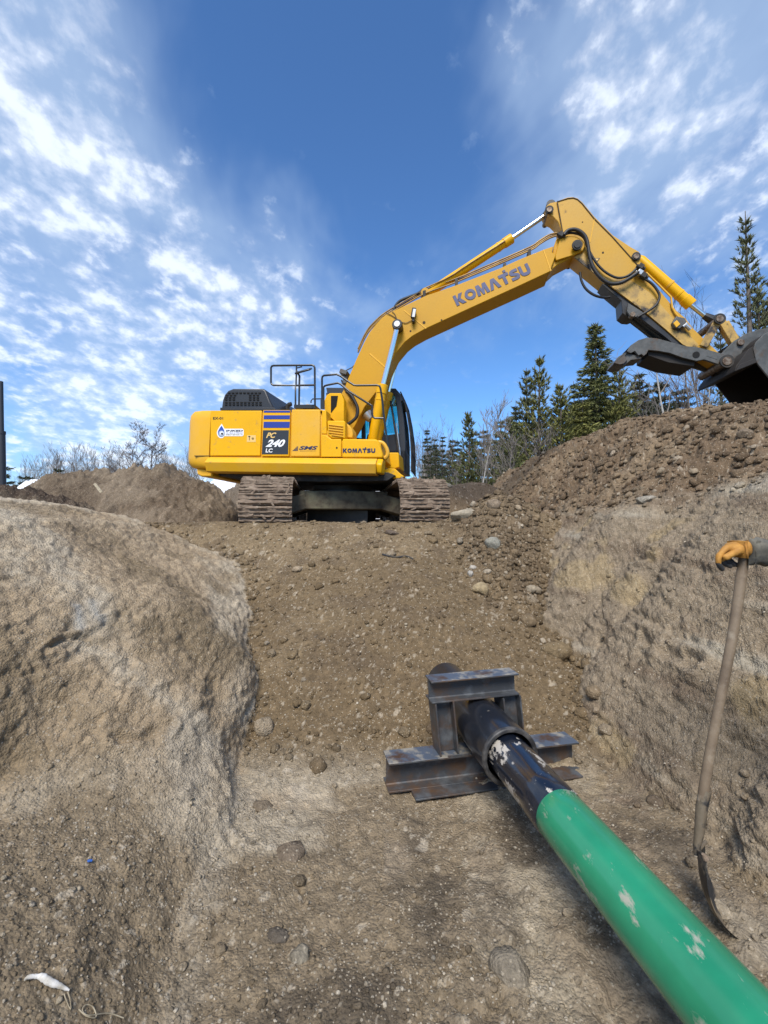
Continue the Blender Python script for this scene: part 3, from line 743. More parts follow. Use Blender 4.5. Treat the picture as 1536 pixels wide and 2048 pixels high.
plate('underside_deck', [(428, 940), (776, 944), (790, 950), (774, 961), (640, 963), (512, 961), (436, 951)], -1.2, 1.2, M['blackmud_shade'], bevel=.01, at=-1.25)  # yellow deck blackened: its underside shade is put into the colour
plate('front_bracket', [(766, 940), (778, 936), (790, 937), (800, 947), (809, 953), (800, 957), (770, 956)], -1.1, -.2, Ye, bevel=.015)
plate('front_bracket', [(771, 905), (797, 905), (799, 934), (790, 937), (768, 936), (768, 918)], -.35, 1.3, Ye, bevel=.015, at=-.35)
pv = spline([LP(*p, NS + .15) for p in ((757, 884), (765, 886), (771, 893), (775, 903), (774, 912), (768, 917))], 4)
b = MB(); b.tube(pv, .035, 8); b.build('corner_bumper', M['yellow_dull'], ex)

# --- charcoal engine hood with vent slots
hd = MB()
near = [(442.5, 819), (445, 800), (449, 789), (456, 781), (466, 777), (526, 777), (531, 780), (540, 802), (548, 819)]
fu, nu = UV(near, -.95), UV(near, -.95)
A = [Vector((u, -.95, v)) for u, v in nu]
A2 = [Vector((u + (.03 if i > 4 else -.0), -1.0, v - .03 * (v > nu[0][1] + .05))) for i, (u, v) in enumerate(nu)]
far = UV([(444, 819), (446, 802), (452, 790), (459, 783), (470, 778), (535, 777), (556, 793), (568, 808), (573, 819)], -.95)
Bq = [Vector((u, .95, v)) for u, v in far]
hd.loop_prism(A, Bq); hood = hd.build('engine_hood', M['hood'], ex, .03, 40, 3)
plate('hood_base', [(440, 815), (549, 815), (552, 820.5), (440, 820.5)], -1.05, 1.0, M['hood'], hood, .008)
rr = [(450, 6), (450, 6)]
sl = MB()
for row, (yy, x0, x1) in enumerate(((785, 456, 520), (789.5, 452, 472), (794, 450, 472), (798.5, 450, 468), (804, 450, 522), (808.5, 450, 522), (789.5, 498, 520), (794, 498, 520), (798.5, 498, 520))):
    xx = x0
    while xx < x1:
        a_ = [(xx, yy), (xx + 4.6, yy), (xx + 4.6, yy + 2.2), (xx, yy + 2.2)]
        sl.prism(UV(a_, -.955), -.966, -.94); xx += 7.6
tag(sl.build('vent_slots', M['slot'], hood), kind='stuff')
gl = MB()
for k in range(6):
    gl.prism(UV([(552 + k * 3, 797 + k * 3.6), (555 + k * 3, 796.5 + k * 3.6), (556.5 + k * 3, 816), (553 + k * 3, 816)], -.5), -.96 + k * .0, -.93)
# exhaust pipe stub and engine deck details
ex_ = MB(); ex_.tube([LP(575, 821, -.3), LP(575, 812, -.3), LP(578, 809, -.3), LP(583, 808, -.3)], .045, 10); ex_.build('exhaust_stub', M['blackmud_shade'], ex)
b = MB(); b.cyl(LP(617, 816.5, -1.0), LP(617, 812, -1.0), .05, 14); b.cyl(LP(617, 812, -1.0), LP(617, 810.5, -1.0), .07, 14); b.build('fuel_cap', Yd, ex)

# --- handrails and mirror
rl = M['rail']; hr = MB(); l = -1.15; r_ = .019
def rr_path(pts): return [LP(p[0], p[1], l) for p in pts]
hr.tube(rr_path([(591, 814), (591, 771), (547, 770.5), (543.5, 768.5), (542, 765), (542, 736), (543.5, 732.5), (547, 731.2), (624, 730.2), (628, 732), (629.5, 736), (630, 812)]), r_, 8)
hr.tube(rr_path([(591, 771), (630, 770)]), r_, 8); hr.tube(rr_path([(593, 733), (592, 771)]), r_ * .8, 8)
hr.tube(rr_path([(598, 811), (599, 752), (596, 747), (593, 742)]), r_, 8)
hr.tube(rr_path([(594, 736), (604, 733.5)]), .012, 6)
hr.prism(UV([(589, 810), (631, 810), (631, 817), (589, 817)], l), l - .03, l + .35)
hr.build('handrail', rl, ex)
mi = MB(); c_ = LP(607, 742, l); 
mi.box(c_, (.30, .22, .035), Matrix.Rotation(R(-14), 3, 'Y') @ Matrix.Rotation(R(25), 3, 'X'))
mi.build('mirror', rl, ex, .015)
hr2 = MB(); l = -1.25
hr2.tube(rr_path([(644, 818), (644, 757), (645, 753), (648, 751), (673, 748.7), (681, 752), (695, 762), (708, 770.3), (714, 771), (754, 770.5), (759, 772), (761, 777), (764.5, 800), (767, 828), (773, 872), (777, 900), (777, 912), (772, 918), (764, 919)]), r_, 8)
hr2.tube(rr_path([(647, 818), (647, 775), (649, 772), (654, 770.3), (675, 766), (681, 768), (700, 784), (744, 812), (744, 828), (746, 834), (750, 836.4), (768, 836.5)]), r_, 8)
hr2.tube(rr_path([(622, 806), (622, 802), (625, 798), (644, 797.6)]), .012, 6)
hr2.prism(UV([(641.5, 800), (648.5, 800), (648.5, 818), (641.5, 818)], l), l - .02, l + .03)
hr2.build('handrail', rl, ex)

# --- cab, standing on the far side of the boom
cabp = MB()
LC0, LC1 = .42, 1.38
def cabprism(pts, l0, l1): cabp.prism(UV(pts, LC0), l0, l1)
cabprism([(652, 775), (791, 776.5), (803, 790), (806, 802), (797, 803), (788, 790), (700, 789), (655, 789)], LC0, LC1)        # roof
for a_, b_ in ((LC0, LC0 + .08), (LC1 - .08, LC1)):
    cabprism([(652, 785), (660, 785), (660, 905), (650, 905)], a_, b_)
    cabprism([(722, 788), (729, 788), (731, 905), (723, 905)], a_, b_)
    cabprism([(790, 786), (800, 790), (808, 840), (811, 880), (811, 940), (800, 940), (799, 880), (796, 840)], a_, b_)
cabprism([(776, 870), (801, 866), (801, 908), (725, 908), (735, 868)], LC0, LC0 + .05)
cabprism([(650, 900), (811, 900), (811, 944), (790, 944), (650, 915)], LC0, LC1)
cabprism([(797, 870), (806, 870), (807, 905), (797, 905)], LC0 + .05, LC1 - .05)
cab = cabp.build('cab', M['hood'], ex, .012)
gd = MB()
curve = [(795, 783), (803, 800), (810, 835), (815, 870), (817, 905), (817, 941)]
for k in range(7):
    li = LC0 + .02 + k * (LC1 - LC0 - .04) / 6
    gd.tube([LP(*p, LC0) + Vector((.06, li - LC0, 0)) for p in curve], .014, 6)
for p in curve[1:]:
    a_ = LP(*p, LC0) + Vector((.06, 0, 0)); gd.tube([a_, a_ + Vector((0, LC1 - LC0, 0))], .016, 6)
gd.tube([LP(*p, LC0 - .12) for p in ((781, 802), (786, 830), (792, 870), (797, 900), (799, 930))], .022, 6)
gd.build('front_guard', M['blackmud_shade'], cab)
g_ = MB(); g_.prism(UV([(729, 790), (790, 790), (797, 840), (799, 866), (729, 866)], LC0), LC0 + .03, LC0 + .038); g_.build('window_pane', M['glass'], cab)
g_ = MB(); g_.prism(UV([(729, 790), (790, 790), (797, 840), (799, 866), (729, 866)], LC0), LC1 - .05, LC1 - .042); g_.build('window_pane', M['glass'], cab)
g_ = MB(); g_.prism(UV([(661, 791), (721, 791), (721, 898), (661, 898)], LC0), LC1 - .05, LC1 - .042); g_.build('window_pane', M['glass'], cab)
st = MB(); st.prism(UV([(668, 830), (676, 826), (690, 868), (722, 872), (722, 884), (684, 886), (676, 880)], LC0), .68, 1.15); st.build('seat', M['seat'], cab, .03)
jj = MB(); jj.tube([LP(*p, .85) for p in ((772, 900), (768, 868), (764, 856))], .02, 8); jj.build('control_lever', M['black'], cab)
b = MB(); b.tube([LP(799, 900, LC0 - .1), LP(797, 888, LC0 - .1), LP(793, 846, LC0 - .1)], [.02, .02, .008], 6); b.tube([LP(798, 895, LC0 - .1), LP(800, 925, LC0 - .1)], .028, 8)
b.build('wiper_arm', M['silver'], cab)
# housing between tank and boom
hs_ = plate('valve_housing', [(650, 872), (649, 800), (653, 790), (660, 786), (682, 786), (688, 800), (688, 872)], -.62, -.4, Ye)
plate('housing_opening', [(662, 792), (676, 792), (673, 812), (662, 826)], -.63, -.6, M['slot'], hs_, 0, at=-.62)

# --- boom
BOOM = [(700, 868), (664, 842), (662, 830), (676, 800), (688, 778), (696, 757), (712, 720), (728, 685), (740, 663), (755, 645), (768, 632), (787, 622),
        (820, 606), (852, 591), (913, 570), (998, 537), (1040, 518), (1087, 499), (1107, 492), (1104, 504), (1112, 509),
        (1100, 543), (1040, 571), (950, 612), (850, 658), (825, 672), (810, 684), (791, 707), (780, 730), (768, 760), (750, 787), (729, 814), (712, 848)]
LB = .27
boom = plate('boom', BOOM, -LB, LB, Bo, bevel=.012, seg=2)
plate('boom_foot', [(664, 842), (700, 868), (690, 905), (672, 915), (655, 905), (648, 870)], -.36, .36, Bo, boom, .02)
tip = [(1100, 543), (1108, 492), (1113, 477), (1124, 472), (1135, 470), (1152, 473), (1165, 480), (1171, 490), (1167, 502), (1148, 512), (1114, 530)]
plate('boom_tip', tip, -.20, .20, Bo, boom, .015)
plate('boom_tip_cheek', [(1110, 512), (1120, 478), (1135, 471), (1152, 474), (1165, 481), (1171, 490), (1166, 501), (1148, 510), (1112, 521)], -.255, -.2, Bo, boom, .012)
plate('weld_bead', [(1086, 499.5), (1088, 499), (1103, 541), (1101, 542)], -LB - .006, -LB, M['yellow_dull'], boom, 0)
for a_, b_, c_, d_ in (((740, 706), (772, 734), (770.5, 736), (738.5, 708)), ((809, 620), (853, 656), (851.5, 657.5), (807.5, 621.5))):
    plate('weld_bead', [a_, b_, c_, d_], -LB - .007, -LB, M['yellow_dull'], boom, 0)
def pinat(x, y, l0, l1, r, m=M['pin'], parent=None, rim=True):
    b = MB(); b.cyl(LP(x, y, l0), Vector((LP(x, y, l0).x, l1, LP(x, y, l0).z)), r, 20)
    o = b.build('pin', m, parent or ex, .006)
    if rim:
        b = MB(); P0 = LP(x, y, l0 + .015); b.cyl(P0, P0 + Vector((0, .03, 0)), r * 1.55, 22)
        b.build('pin_collar', M['blackmud_shade'], parent or ex, .004)
    return o
pinat(1155, 489, -.36, .36, .062, M['blackmud_shade'])
# --- arm
ARM = [(1114, 402), (1135, 394.5), (1146, 393.5), (1155, 396), (1165, 404), (1189, 433), (1226, 470), (1262, 494), (1278, 503), (1283, 512), (1281, 521), (1287, 546), (1298, 560), (1320, 581), (1353, 621),
       (1371, 636), (1388, 658), (1401, 671), (1432, 700), (1455, 722), (1438, 728), (1397, 702), (1366, 689), (1331, 658), (1294, 627), (1216, 568), (1180, 539), (1146, 512), (1140, 500), (1130, 480), (1124, 462), (1119, 430)]
LA = .19
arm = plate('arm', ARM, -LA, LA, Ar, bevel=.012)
plate('cylinder_bracket', [(1114, 403), (1100, 406), (1093, 412), (1090, 420), (1096, 429), (1106, 433), (1116, 443), (1123, 462), (1127, 470), (1119, 432)], -.17, .17, Ar, arm, .012)
plate('weld_bead', [(1113.5, 402), (1115.5, 401.5), (1126, 462), (1124.5, 463)], -LA - .008, -LA, M['seam'], arm, 0)
plate('weld_bead', [(1188.5, 436), (1190, 436), (1181, 484), (1179.5, 484)], -LA - .006, -LA, M['yellow_dull'], arm, 0)
b = MB(); b.tube([LP(x, y, -LA - .002) for x, y in ((1116, 403), (1136, 397), (1147, 396), (1155, 399), (1164, 407), (1188, 437), (1224, 473), (1274, 529), (1281, 535))], .012, 5)
b.build('edge_flange', M['seam'], arm)
plate('arm_lower_plate', [(1148, 514), (1168, 506), (1200, 552), (1260, 560), (1300, 585), (1340, 630), (1398, 690), (1390, 700), (1366, 689), (1331, 658), (1294, 627), (1216, 568)], -LA - .006, -LA + .01, M['arm_dirty'], arm, 0)
pinat(1099, 418.5, -.24, .24, .05, M['pin'])
pinat(1273, 512, -.24, .24, .05, M['pin'])
# hydraulic cylinders
def cyl_between(name, p0, p1, p2, l, R0, Rr, m=Ye, collar=True, parent=None):
    a, c, d = LP(*p0, l), LP(*p1, l), LP(*p2, l); t = (c - a).normalized()
    b = MB(); b.tube([a, a + t * .06, c], [R0 * .75, R0, R0], 18)
    o = b.build(name, m, parent or ex, 0, 50)
    if collar:
        b = MB(); b.cyl(c - t * .16, c + t * .02, R0 * 1.13, 18); b.cyl(c - t * .30, c - t * .26, R0 * 1.07, 18); b.build('gland', m, o, .006)
    b = MB(); b.cyl(c, d, Rr, 14); b.build('piston_rod', M['chrome'], o, 0, 60)
    return o
nc_ = cyl_between('boom_cylinder', (744, 888), (765, 772), (795, 652), -.42, .098, .05)
fc_ = cyl_between('boom_cylinder', (752, 892), (776, 787), (803, 676), .42, .098, .05)
b = MB(); c_ = LP(795, 651, -.42); b.cyl(c_ + Vector((0, -.07, 0)), c_ + Vector((0, .14, 0)), .10, 20); b.tube([c_, LP(793.5, 659, -.42)], .075, 12); b.build('rod_eye', M['black'], nc_, .01)
b = MB(); b.cyl(c_ + Vector((0, -.085, 0)), c_ + Vector((0, .9, 0)), .062, 18); b.build('cross_pin', M['silver'], nc_, .006)
b = MB(); b.tube([LP(*p, -.43) for p in ((758, 782), (753, 786), (746, 834))], .014, 6); b.build('cylinder_line', M['rail'], nc_)
plate('cylinder_guard', [(753, 782), (758, 778), (751, 826), (745, 828)], -.50, -.36, Bo, nc_, .006)
ac = cyl_between('arm_cylinder', (850, 591), (1022, 478), (1092, 430), 0, .085, .045)
b = MB(); c_ = LP(851, 590, 0); b.cyl(c_ + Vector((0, -.13, 0)), c_ + Vector((0, .13, 0)), .08, 16); b.build('cylinder_eye', Bo, ac)
plate('cylinder_lug', [(838, 603), (845, 586), (855, 583), (864, 590), (868, 594)], -.16, .16, Bo, boom, .01)
b = MB(); c_ = LP(1099, 418.5, 0); b.cyl(c_ + Vector((0, -.15, 0)), c_ + Vector((0, .15, 0)), .085, 16); b.tube([c_, LP(1089, 433, 0)], .065, 10); b.build('rod_eye', M['black'], ac)
bc = cyl_between('bucket_cylinder', (1276, 517), (1381, 609), (1420, 640), 0, .095, .045)
b = MB(); c_ = LP(1438, 637, 0); b.tube([LP(1408, 631, 0), LP(1424, 640, 0), c_], [.055, .085, .09], 10); b.build('rod_eye', M['black'], bc)
for p, q in (((1330, 572), (1334, 566)),):
    t = (LP(1381, 609, 0) - LP(1276, 517, 0)).normalized(); c_ = LP(1338, 571, 0); b = MB(); b.cyl(c_ - t * .02, c_ + t * .02, .105, 18); b.build('barrel_band', M['yellow_dull'], bc)
ltube('cylinder_line', [(1290, 527), (1310, 538), (1336, 562), (1372, 592)], -.03, .014, M['brownpipe'], bc)
# links
def bar(name, p0, p1, l0, l1, w, m, parent=None, bevel=.01):
    a, c = LP(*p0, (l0 + l1) / 2), LP(*p1, (l0 + l1) / 2); d = (c - a).normalized(); nrm = Vector((-d.z, 0, d.x)) * w / 2
    b = MB(); b.loop_prism([Vector((q.x, l0, q.z)) for q in (a - nrm, a + nrm, c + nrm, c - nrm)], [Vector((q.x, l1, q.z)) for q in (a - nrm, a + nrm, c + nrm, c - nrm)])
    return b.build(name, m, parent or ex, bevel)
bar('tilt_lever', (1406, 694), (1439, 636), -.30, -.25, .13, M['arm_dirty'])
bar('tilt_lever', (1406, 694), (1439, 636), .25, .30, .13, M['arm_dirty'])
lk = bar('bucket_link', (1440, 637), (1474, 694), -.17, -.12, .12, M['arm_dirty'])
bar('bucket_link', (1440, 637), (1474, 694), .12, .17, .12, M['arm_dirty'])
bar('link_web', (1446, 648), (1468, 685), -.12, .12, .08, M['arm_dirty'], lk)
pinat(1440.5, 637, -.36, .36, .062, M['pin'])
# thumb with its own cylinder
TH = [(1228, 726), (1237, 713), (1254, 703), (1262, 690), (1277, 680), (1294, 675), (1314, 676.5), (1342, 684), (1371, 692), (1397, 694.5), (1419, 700), (1436, 705), (1448, 708), (1458, 714), (1462, 724), (1458, 731), (1450, 734),
      (1430, 726), (1408, 719), (1393, 722), (1364, 715), (1340, 706), (1318, 702), (1297, 700), (1293, 708), (1287, 712), (1283, 708), (1277, 711), (1270, 702), (1262, 706), (1254, 703.5), (1250, 712), (1256, 718), (1248, 727), (1240, 729)]
thumb = plate('thumb', TH, -.27, -.22, M['steelgrey'], bevel=.006)
plate('thumb_blade', TH, .13, .18, M['steelgrey'], thumb, .006, at=-.27)
plate('thumb_web', [(1262, 690), (1277, 681), (1294, 677), (1314, 678.5), (1342, 686), (1371, 694), (1397, 698), (1392, 719), (1364, 713), (1340, 703), (1318, 700), (1290, 699), (1270, 701)], -.22, .13, M['bucketin'], thumb, .004, at=-.27)
plate('thumb_tip', [(1228, 727), (1237, 714), (1255, 704), (1272, 708), (1288, 712), (1283, 716), (1264, 718), (1252, 728), (1240, 730)], -.22, .13, M['steelgrey'], thumb, .006, at=-.27)
plate('cross_plate', [(1300, 690), (1395, 708), (1393, 730), (1340, 722), (1300, 708)], -.2, .35, M['bucketin'], thumb, .004, at=-.27)
b = MB(); c_ = LP(1392.5, 709.5, -.275); b.cyl(c_, c_ + Vector((0, .02, 0)), .06, 18); b.build('pin_hole', M['slot'], thumb)
plate('maker_label', [(1415, 704.5), (1436, 711), (1434.5, 719), (1413.5, 712)], -.274, -.27, M['steelgrey'], thumb, 0)
pinat(1455, 722, -.42, .42, .075, M['pin'])
b = MB(); c_ = LP(1455, 722, -.29); b.cyl(c_, c_ + Vector((0, .03, 0)), .115, 24); b.build('pin_collar', M['steelgrey'], ex, .004)
tm = plate('thumb_mount', [(1216, 566), (1240, 572), (1260, 590), (1290, 624), (1268, 633), (1256, 632), (1246, 625), (1244, 600), (1222, 582), (1205, 566)], -.16, .16, M['black'], bevel=.008, at=-LA)
plate('mount_plate', [(1257, 606), (1283, 622), (1290, 628), (1272, 634), (1260, 632), (1254, 622)], -.24, -.20, M['steelgrey'], tm, .006)
b = MB(); c_ = LP(1266, 628, -.26); b.cyl(c_, c_ + Vector((0, .1, 0)), .045, 16); b.build('pin', M['pin'], tm)
tcy = MB(); tcy.cyl(LP(1266, 632, 0), LP(1322, 678, 0), .085, 18); tcy.cyl(LP(1318, 675, 0), LP(1360, 700, 0), .04, 12)
tcy.build('thumb_cylinder', mat('gloss_black_cylinder', (.008, .012, .014), .16), ex)
plate('thumb_rail', [(1290, 626), (1368, 690), (1360, 697), (1330, 672), (1275, 630)], -.17, .17, M['black'], tm, .006, at=-LA)
# bucket: open mouth facing back towards the machine
BK = [(1513, 724), (1507, 697), (1512, 684), (1528, 668), (1566, 650), (1630, 658), (1688, 720), (1700, 800), (1672, 868), (1640, 870), (1560, 782)]
bk = plate('bucket', BK, -.62, -.585, M['steelgrey'], bevel=.006)
plate('side_plate', BK, .585, .62, M['bucketin'], bk, .006, at=-.62)
bku = UV(BK, -.62)
b = MB(); pr = bku[:9]
ctr = Vector((sum(p[0] for p in bku) / len(bku), sum(p[1] for p in bku) / len(bku)))
inn = [(p[0] + (ctr.x - p[0]) * .045, p[1] + (ctr.y - p[1]) * .045) for p in pr]
b.prism(pr + inn[::-1], -.586, .586); b.build('bucket_shell', M['bucketin'], bk)
for k in range(5):
    l0 = -.58 + k * .27; a_ = LP(1640, 868, -.62)
    b = MB(); b.loop_prism([Vector((a_.x - .02, l0, a_.z + .05)), Vector((a_.x + .12, l0, a_.z + .02)), Vector((a_.x - .05, l0, a_.z - .28))], [Vector((a_.x - .02, l0 + .1, a_.z + .05)), Vector((a_.x + .12, l0 + .1, a_.z + .02)), Vector((a_.x - .05, l0 + .1, a_.z - .28))])
    b.build('tooth', M['steelgrey'], bk, .006)
EAR = [(1442, 708), (1456, 694), (1469, 681), (1492, 667), (1520, 658), (1552, 655), (1552, 690), (1520, 692), (1508, 700), (1513, 724), (1471, 742), (1456, 736), (1446, 728)]
plate('bucket_ear', EAR, -.255, -.205, M['steelgrey'], bk, .008)
plate('bucket_ear', EAR, .2, .25, M['steelgrey'], bk, .008, at=-.255)
bf = MB(); p_ = UV([(1471, 742), (1513, 725), (1512, 716), (1480, 728)], -.62); bf.prism(p_, -.62, .62); bf.build('hinge_plate', M['bucketin'], bk, .006)
plate('front_lip_plate', [(1471, 741), (1513, 724), (1512, 690), (1500, 696), (1474, 730)], -.60, .60, M['bucketin'], bk, .006, at=-.62)
pinat(1483, 684, -.30, .30, .055, M['pin'], rim=False)
# --- hoses and hard lines
ltube('hose', [(1128, 470), (1136, 461), (1150, 459), (1163, 465), (1172, 476), (1176, 492), (1180, 516), (1188, 538), (1202, 556), (1220, 567), (1240, 566), (1258, 557), (1277, 544)], -.30, .034, M['rubber'], n=8, sp=5)
ltube('hose', [(1128, 470), (1140, 466), (1156, 468), (1168, 476), (1174, 492), (1184, 512), (1196, 530), (1212, 545), (1232, 555), (1250, 554), (1266, 544), (1278, 530)], -.25, .022, M['rubber'], n=8, sp=5)
ltube('hose', [(1160, 545), (1163, 562), (1172, 578), (1188, 590), (1206, 595), (1220, 594)], -.1, .024, M['rubber'], n=8, sp=5)
ltube('hose', [(1286, 556), (1302, 566), (1314, 580), (1319, 594), (1312, 610), (1296, 622), (1275, 634)], -.26, .022, M['rubber'], n=8, sp=5)
ltube('hose', [(786, 628), (790, 614), (800, 602), (818, 594), (836, 587), (846, 579)], -.05, .03, M['rubber'], sp=5)
ltube('hose', [(693, 783), (702, 790), (709, 802), (715, 817), (713, 833), (704, 843), (695, 849)], -.42, .034, M['rubber'], sp=5)
ltube('hose', [(683, 760), (690, 778), (700, 792), (711, 808)], -.3, .016, M['rubber'], sp=4)
for dz_, dl in ((0, .1), (-4, .02), (3, -.10)):
    ltube('hard_line', [(716, 702 + dz_), (734, 665 + dz_), (757, 640 + dz_), (774, 627 + dz_), (800, 612 + dz_), (850, 584 + dz_), (900, 566 + dz_), (980, 533 + dz_), (1060, 498 + dz_), (1078, 486 + dz_), (1100, 473 + dz_), (1126, 466 + dz_ * .5)], -.08 + dl, .016, M['brownpipe'], sp=3)
ltube('hard_line', [(846, 578), (862, 571), (900, 553), (935, 530), (1010, 482)], -.1, .014, M['brownpipe'], ac, sp=3)
ltube('hard_line', [(1292, 545), (1318, 570), (1342, 594), (1344, 614), (1350, 626), (1362, 640)], -LA - .03, .018, M['yellow_dull'], arm)
for x, y in ((913, 563), (1060, 505), (848, 588), (1010, 533), (768, 640)):
    plate('pipe_clamp', [(x - 3, y + 8), (x - 3, y - 9), (x + 3, y - 11), (x + 3, y + 6)], -.2, .12, M['blackmud_shade'], boom, .004, at=-.25)
for x, y in ((1122, 470), (1281, 534), (1287, 552), (1279, 546)):
    b = MB(); c_ = LP(x, y, -.27); b.box(c_, (.09, .10, .09), Matrix.Rotation(R(35), 3, 'Y')); b.cyl(c_ + Vector((-.07, 0, .03)), c_ + Vector((.08, 0, -.04)), .028, 10); b.build('hose_fitting', M['silver'] if x in (1279,) else M['blackmud_shade'], arm, .008)
plate('valve_block', [(1345, 645), (1353, 632), (1370, 636), (1374, 645), (1360, 657), (1349, 655)], -LA - .08, -LA, M['steelgrey'], arm, .01)
plate('valve_cap', [(1347, 646), (1354, 640), (1361, 648), (1353, 655)], -LA - .1, -LA - .07, M['yellow_dull'], arm, .006)
b = MB(); b.cyl(LP(1371, 650, -.26), LP(1381, 659, -.26), .035, 10); b.cyl(LP(1366, 654, -.26), LP(1374, 647, -.26), .025, 10); b.build('hose_fitting', M['silver'], arm)
# work lamp on the boom, wires, top rail of brackets
wl_ = MB(); c_ = LP(827, 627, -.36); wl_.box(c_, (.08, .10, .20), Matrix.Rotation(R(8), 3, 'Y')); wl_.box(LP(827, 641, -.33), (.05, .12, .10)); wlo = wl_.build('work_lamp', M['black'], boom, .015)
b = MB(); b.box(LP(828, 626, -.42), (.055, .01, .16), Matrix.Rotation(R(8), 3, 'Y')); b.build('lamp_lens', M['lampglass'], wlo, .004)
ltube('lamp_wire', [(824, 640), (812, 646), (800, 643), (794, 638), (782, 630), (772, 626)], -.285, .007, M['rubber'], boom, 6, 4)
ltube('lamp_wire', [(794, 640), (790, 629), (784, 623)], -.285, .006, M['rubber'], boom, 6, 4)
ltube('boom_rail', [(727, 712), (704, 735), (684, 745)], .2, .012, M['steelgrey'], boom)
b = MB(); b.box(LP(690, 748, -.1), (.16, .3, .09), Matrix.Rotation(R(20), 3, 'Y')); b.box(LP(692, 762, -.1), (.09, .2, .16)); b.build('hose_manifold', M['steelgrey'], ex, .012)
plate('foot_bracket', [(667, 824), (676, 808), (676, 800), (682, 793), (685, 796), (680, 806), (680, 812), (672, 828)], -.40, -.34, Yd, boom, .006)
b = MB(); c_ = LP(733, 828, -.1); b.tube([c_, LP(742, 838, -.1)], [.12, .09], 14); b.build('hydraulic_fitting', M['silver'], ex)
for x, y, r_ in ((848, 645, .03), (821, 662, .02), (883, 640, .018), (1165, 444, .012), (1206, 505, .02)):
    b = MB(); ll = -LB if x < 1110 else -LA; c_ = LP(x, y, ll - .004); b.cyl(c_, c_ + Vector((0, .006, 0)), r_, 9); b.build('grease_spot', M['seam'], boom if x < 1110 else arm)
plate('warning_decal', [(1188, 516), (1200, 516), (1194, 524)], -LA - .009, -LA - .005, M['black'], arm, 0)
plate('warning_decal', [(1190.5, 517.2), (1197.5, 517.2), (1194, 521.8)], -LA - .012, -LA - .009, M['cream'], arm, 0)

# --- lettering
GL = {
 'K': ([[(0, 0), (.3, 0), (.3, 1), (0, 1)], [(.3, .52), (.58, 1), (.98, 1), (.62, .54), (.34, .46)], [(.34, .58), (.62, .54), (1.02, 0), (.62, 0), (.3, .44)]], 1.02),
 'M': ([[(0, 0), (.12, 1), (.45, 1), (.62, .48), (.79, 1), (1.12, 1), (1.24, 0), (.93, 0), (.87, .58), (.71, 0), (.53, 0), (.37, .58), (.31, 0)]], 1.24),
 'A': ([[(0, 0), (.36, 1), (.74, 1), (1.1, 0), (.77, 0), (.55, .66), (.33, 0)]], 1.1),
 'T': ([[(0, .72), (0, 1), (.98, 1), (.98, .72), (.64, .72), (.64, 0), (.34, 0), (.34, .72)], [(.60, 1.06), (.86, 1.06), (.86, 1.28), (.60, 1.28)]], .98),
}
def stroke(P_, w):
    P_ = [Vector((*p, 0)) for p in P_]; L_, R_ = [], []
    for i, p in enumerate(P_):
        a = (p - P_[i - 1]).normalized() if i else None; c = (P_[i + 1] - p).normalized() if i < len(P_) - 1 else None
        t = ((a or c) + (c or a)).normalized(); nn = Vector((-t.y, t.x, 0)); k = w / 2 / max(.6, nn.dot(Vector((-(a or c).y, (a or c).x, 0))))
        L_.append(p + nn * k); R_.append(p - nn * k)
    return [[(L_[i].x, L_[i].y), (R_[i].x, R_[i].y), (R_[i + 1].x, R_[i + 1].y), (L_[i + 1].x, L_[i + 1].y)] for i in range(len(P_) - 1)]
GL['S'] = (stroke([(.84, .86), (.36, .86), (.2, .80), (.15, .70), (.2, .60), (.34, .55), (.60, .46), (.73, .39), (.77, .29), (.72, .2), (.58, .14), (.04, .14)], .27), .92)
GL['U'] = (stroke([(.15, 1), (.15, .36), (.21, .22), (.34, .15), (.5, .14), (.66, .15), (.79, .22), (.85, .36), (.85, 1)], .29), 1.0)
GL['O'] = (stroke([(.55 + .40 * math.cos(a * math.pi / 12), .5 + .36 * math.sin(a * math.pi / 12)) for a in range(25)], .28), 1.1)
def wordmark(word, A, Bp, C_, l, m, parent, gap=.10):
    """A: baseline start pixel, Bp: baseline end, C_: top of first letter"""
    tot = sum(GL[c][1] for c in word) + gap * (len(word) - 1)
    a, bq, c_ = LP(*A, l), LP(*Bp, l), LP(*C_, l); du = (bq - a) / tot; dv = c_ - a
    b = MB(); x = 0
    for ch in word:
        for poly in GL[ch][0]:
            q = [a + du * (x + s) + dv * t for s, t in poly]
            b.loop_prism(q, [p + Vector((0, .006, 0)) for p in q])
        x += GL[ch][1] + gap
    return b.build('lettering', m, parent, 0, None)
def text(body, A, Bp, C_, l, m, parent, bold=.0, shear=0, name='lettering'):
    cu = bpy.data.curves.new('t', 'FONT'); cu.body = body; cu.offset = bold; cu.shear = shear; cu.resolution_u = 3
    o = bpy.data.objects.new('t', cu); COL.objects.link(o)
    dg = bpy.context.evaluated_depsgraph_get(); me0 = bpy.data.meshes.new_from_object(o.evaluated_get(dg))
    bpy.data.objects.remove(o)
    V = np.array([v.co[:] for v in me0.vertices]); mn, mx_ = V.min(0), V.max(0)
    a, bq, c_ = LP(*A, l), LP(*Bp, l), LP(*C_, l)
    W = [a + (bq - a) * float((v[0] - mn[0]) / (mx_[0] - mn[0])) + (c_ - a) * float((v[1] - mn[1]) / (mx_[1] - mn[1])) for v in V]
    me = mesh_from(name, W, [tuple(p.vertices) for p in me0.polygons], m); return link(name, me, parent)
wordmark('KOMATSU', (914, 612), (1064, 545.5), (905, 592.5), -LB - .01, M['boomtext'], boom, .06)
wordmark('KOMATSU', (685.5, 905.3), (750.5, 905.3), (685.5, 896.8), NS - .012, M['navy'], dE, .08)
